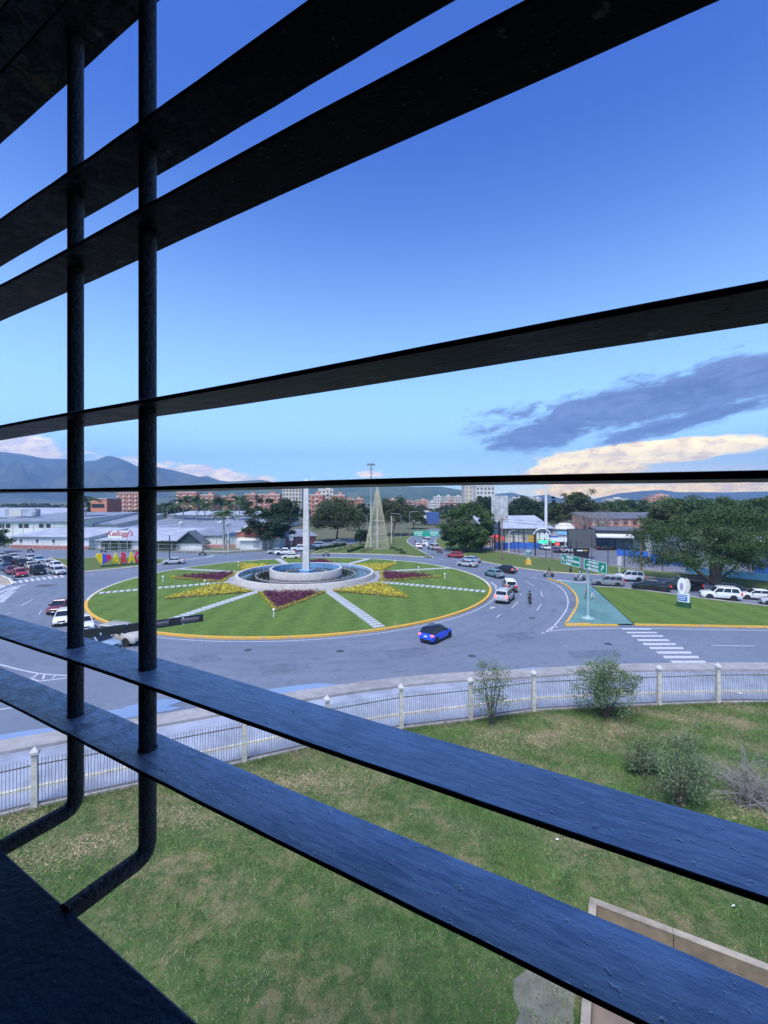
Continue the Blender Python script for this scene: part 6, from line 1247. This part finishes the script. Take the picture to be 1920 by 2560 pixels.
# totem sign with a blank oval top
q = at(*R4(1012, 1100), .14); t = thing('totem_sign', 'white double-oval totem sign with blue panel on a green base', 'sign', (q.x, q.y, .14), R(-48)); MB().box((0, 0, .35), (1.5, .5, .7)).build('base', mat('base_green', (.015, .08, .035), .6, .2, 2), t); MB().box((0, 0, 1.25), (1.25, .4, 1.1)).build('panel', SIGNW, t); MB().box((-.06, -.22, 1.25), (1.0, .03, .8)).build('blue_plate', BL, t)
for k in range(3): MB().box((-.1, -.245, 1.48 - .22 * k), (.95 - .15 * k, .02, .07)).build('stripe', SIGNW, t)
def oval(cx, cy, cz, rx, rz, th, m, nm):
    a = [(cx + rx * math.cos(2 * math.pi * k / 28), cy - th, cz + rz * math.sin(2 * math.pi * k / 28)) for k in range(28)]; MB().loft([a, [(x, cy + th, z) for x, y, z in a]]).build(nm, m, t, 40)
oval(-.20, 0, 2.75, .48, 1.0, .16, SIGNW, 'oval'); oval(.26, .05, 2.78, .44, .95, .14, PALE, 'oval'); oval(-.2, -.18, 2.7, .18, .5, .02, mat('soft_purple', (.40, .28, .45), .6, .2), 'emblem_patch')
# coloured letters and heart
YLT, RLT, BLT = mat('letter_yellow', (.85, .60, .01), .5, .06, 2), mat('letter_red', (.74, .02, .08), .5, .06, 2), mat('letter_blue', (.06, .08, .62), .5, .06, 2)
la, lb = at(*Q3(300, 1125), .16), at(*Q3(960, 1070), .16); dl = (lb - la); an = math.atan2(dl.y, dl.x); Ll = dl.length
t = thing('heart_sign', 'yellow blue and red heart left of the big letters', 'letter sign', (la.x, la.y, .14), an, 'big coloured word sign')
def heart(w0, w1, m, nm):                     # slice of a heart outline between two curved bounds
    ts = [2 * math.pi * k / 96 for k in range(96)]; pts = []
    for a in ts:
        x = 16 * math.sin(a) ** 3 * .088; z = (13 * math.cos(a) - 5 * math.cos(2 * a) - 2 * math.cos(3 * a) - math.cos(4 * a)) * .088; ca, sa = math.cos(R(-16)), math.sin(R(-16)); pts.append((x * ca - z * sa, x * sa + z * ca))
    rows = []                                # left/right extent at each height, clipped to the slice
    for i in range(25):
        z = -1.42 + 2.5 * i / 24; xs = []
        for k in range(96):
            (x1, z1), (x2, z2) = pts[k], pts[(k + 1) % 96]
            if (z1 - z) * (z2 - z) < 0: xs.append(x1 + (x2 - x1) * (z - z1) / (z2 - z1))
        if len(xs) >= 2:
            b_ = .22 * math.cos(z * 1.1); l, r = max(min(xs), w0 + b_), min(max(xs), w1 + b_)
            if r > l + .02: rows.append((l, r, z))
    mb = MB()
    for (l0, r0, z0), (l1, r1, z1) in zip(rows, rows[1:]): mb.hexa([(l0, -.25, z0 + 1.75), (r0, -.25, z0 + 1.75), (r0, .25, z0 + 1.75), (l0, .25, z0 + 1.75)], [(l1, -.25, z1 + 1.75), (r1, -.25, z1 + 1.75), (r1, .25, z1 + 1.75), (l1, .25, z1 + 1.75)])
    mb.build(nm, m, t)
heart(-2, -.33, YLT, 'yellow_part'); heart(-.30, .38, BLT, 'blue_part'); heart(.41, 2, RLT, 'red_part')
bs = thing('letter_plinth', 'long dark green plinth under the coloured letters', 'plinth', (la.x, la.y, .14), an); MB().box((Ll * .52, 0, .12), (Ll * 1.12, .9, .24)).build('slab', mat('plinth_green', (.02, .06, .035), .7, .2, 2), bs); MB().box((Ll * .52, 0, .26), (Ll * 1.10, .8, .05)).build('top', mat('plinth_green2', (.03, .08, .045), .7, .2, 2), bs)
cols = (YLT, RLT, YLT, RLT, YLT, RLT); names = ('first yellow letter A beside the heart', 'red letter R between two yellow letters', 'second yellow letter A of the word sign', 'red letter G left of the second bar', 'yellow letter U behind the second bar', 'red last letter A right of the second bar')
for k, ch in enumerate('ARAGUA'):
    p = at(*Q3((465, 568, 668, 752, 848, 935)[k], 1106 - 8.5 * k), .16); t = thing('big_letter', names[k], 'letter', (p.x, p.y, .42), an, 'big coloured word sign')
    me = text_mesh(ch, 3.3, cols[k], depth=.22, align='CENTER', bold=.13); o = link('letter', me, t); o.rotation_euler = (R(90), 0, 0); o.scale = (.56, 1, 1); MB().box((0, 0, -.02), (1.1, .6, .06)).build('foot', BLACK, t)
# script sign of the factory
qa, qb = at(266, 1381), at(319, 1381); t = thing('script_sign', 'white board with red script lettering above the entrance hall roof', 'sign', (qa.x, qa.y + .6, 0)); ws = qb.x - qa.x; z0 = H - (1346 - YH) / F * qa.y; z1 = H - (1327 - YH) / F * qa.y
MB().box((ws / 2, .1, (z0 + z1) / 2), (ws, .15, z1 - z0)).build('board', SIGNW, t); text('lettering', "Kellogg's", (z1 - z0) * .98, mat('script_red', (.42, .02, .04), .5, 0), t, (ws * .56, .01, z0 + (z1 - z0) * .32), align='CENTER', shear=.35, bold=.03, depth=.02)
for x in (ws * .1, ws * .5, ws * .9): MB().tube([(x, .22, 0), (x, .22, z1)], .07, 6).build('post', CH, t)
# roadside panel by the ficus
q = at(*Q4(1285, 890)); t = thing('roadside_sign', 'small white panel on a post right of the ficus', 'sign', (q.x, q.y, 0)); MB().box((0, 0, 3.2), (1.1, .12, 1.7)).build('panel', SIGNW, t); MB().box((.1, -.08, 3.4), (.35, .04, .7)).build('mark', METALG, t); MB().tube([(0, .08, 0), (0, .08, 3.6)], .09, 6).build('post', WHITE, t)
# ------------------------------------------------------------------ concrete sand pit in the yard, litter
c0 = Vector((7.0, 15.1)); ux = Vector((.885, -.465)); uy = Vector((-.465, -.885)); Lx, Ly = 9.5, 6.0; an = math.atan2(ux.y, ux.x)
t = thing('concrete_trough', 'old concrete-walled pit with rusty floor at the lower right', 'trough', (c0.x, c0.y, 0), an); PITW = mat('pit_wall', (.20, .16, .105), .9, .35, 1.6, bump=.5); PITT = mat('pit_rim', (.31, .27, .205), .9, .3, 2.5, bump=.5)
def seg(x0, y0, x1, y1, nm, m, z0, z1): MB().box(((x0 + x1) / 2, (y0 + y1) / 2, (z0 + z1) / 2), (x1 - x0, y1 - y0, z1 - z0)).build(nm, m, t)
for k in range(4): seg(k * Lx / 4 + .01, -.22, (k + 1) * Lx / 4 - .01, -.03, 'wall', PITW, 0, .50); seg(k * Lx / 4, -.235, (k + 1) * Lx / 4 - .015, -.01, 'rim', PITT, .50, .53)
for k in range(3): seg(-.0, -Ly + k * (Ly - .24) / 3 + .01, .20, -.24 - (Ly - .24) + (k + 1) * (Ly - .24) / 3 - .0, 'wall', PITW, 0, .50); seg(-.015, -Ly + k * (Ly - .24) / 3, .215, -.24 - (Ly - .24) + (k + 1) * (Ly - .24) / 3 - .015, 'rim', PITT, .50, .53)
seg(Lx - .2, -Ly, Lx, -.24, 'wall', PITW, 0, .5); seg(.2, -Ly, Lx - .2, -Ly + .2, 'wall', PITW, 0, .5); seg(.21, -Ly + .2, Lx - .21, -.24, 'floor', mat('pit_floor', (.19, .14, .105), .9, .4, 1.1, bump=.5), .01, .06)
bc = c0 + uy * 3.4 - ux * 1.0
struct('bare_earth', fan(MB(), [bc + ux * (0.75 * math.cos(k * .2618) * (1 + .22 * math.sin(k * 2.3))) + uy * (1.9 * math.sin(k * .2618) * (1 + .18 * math.sin(k * 1.7))) for k in range(24)], .006), mat('grey_earth', (.15, .155, .115), .95, .35, 2, bump=.4))
LIT = mat('litter_white', (.70, .72, .74), .6, .1)
for i, (x, y, s, lab) in enumerate(((1393, 2103, .09, 'white scrap on the lawn above the lower slat'), (1636, 2168, .08, 'white scrap on the lawn under the upper slat'), (1833, 2270, .08, 'white scrap on the lawn near the right edge'), (1850, 1735, .30, 'pale plastic bag beyond the fence at the right'), (1708, 2375, .16, 'white scrap inside the concrete pit'))):
    q = at(x, y); o = MB(); a = random.random() * 3
    o.add([(s * math.cos(a + k * 1.05) * random.uniform(.5, 1), s * .6 * math.sin(a + k * 1.05) * random.uniform(.5, 1), .03 + random.random() * .06) for k in range(6)] + [(0, 0, .11)], [(k, (k + 1) % 6, 6) for k in range(6)] + [(5, 4, 3, 2, 1, 0)]); ob_ = o.build('litter', LIT); ob_.location = (q.x, q.y, .06 if i == 4 else .02); tag(ob_, lab, 'litter', 'white scraps in the yard')
# ------------------------------------------------------------------ haze
hz = MB().box((0, 2600, 349), (17000, 8000, 702)).build('haze', None); hz.data.materials.clear()
hm = bpy.data.materials.new('haze'); hm.use_nodes = True; nt = hm.node_tree; nt.nodes.clear(); pv = nt.nodes.new('ShaderNodeVolumePrincipled'); ou = nt.nodes.new('ShaderNodeOutputMaterial'); nt.links.new(pv.outputs[0], ou.inputs['Volume'])
pv.inputs['Color'].default_value = (.38, .61, 1, 1); pv.inputs['Density'].default_value = HAZE; pv.inputs['Anisotropy'].default_value = .2; hz.data.materials.append(hm); tag(hz, 'thin blue air over the plain', 'haze', kind='stuff')
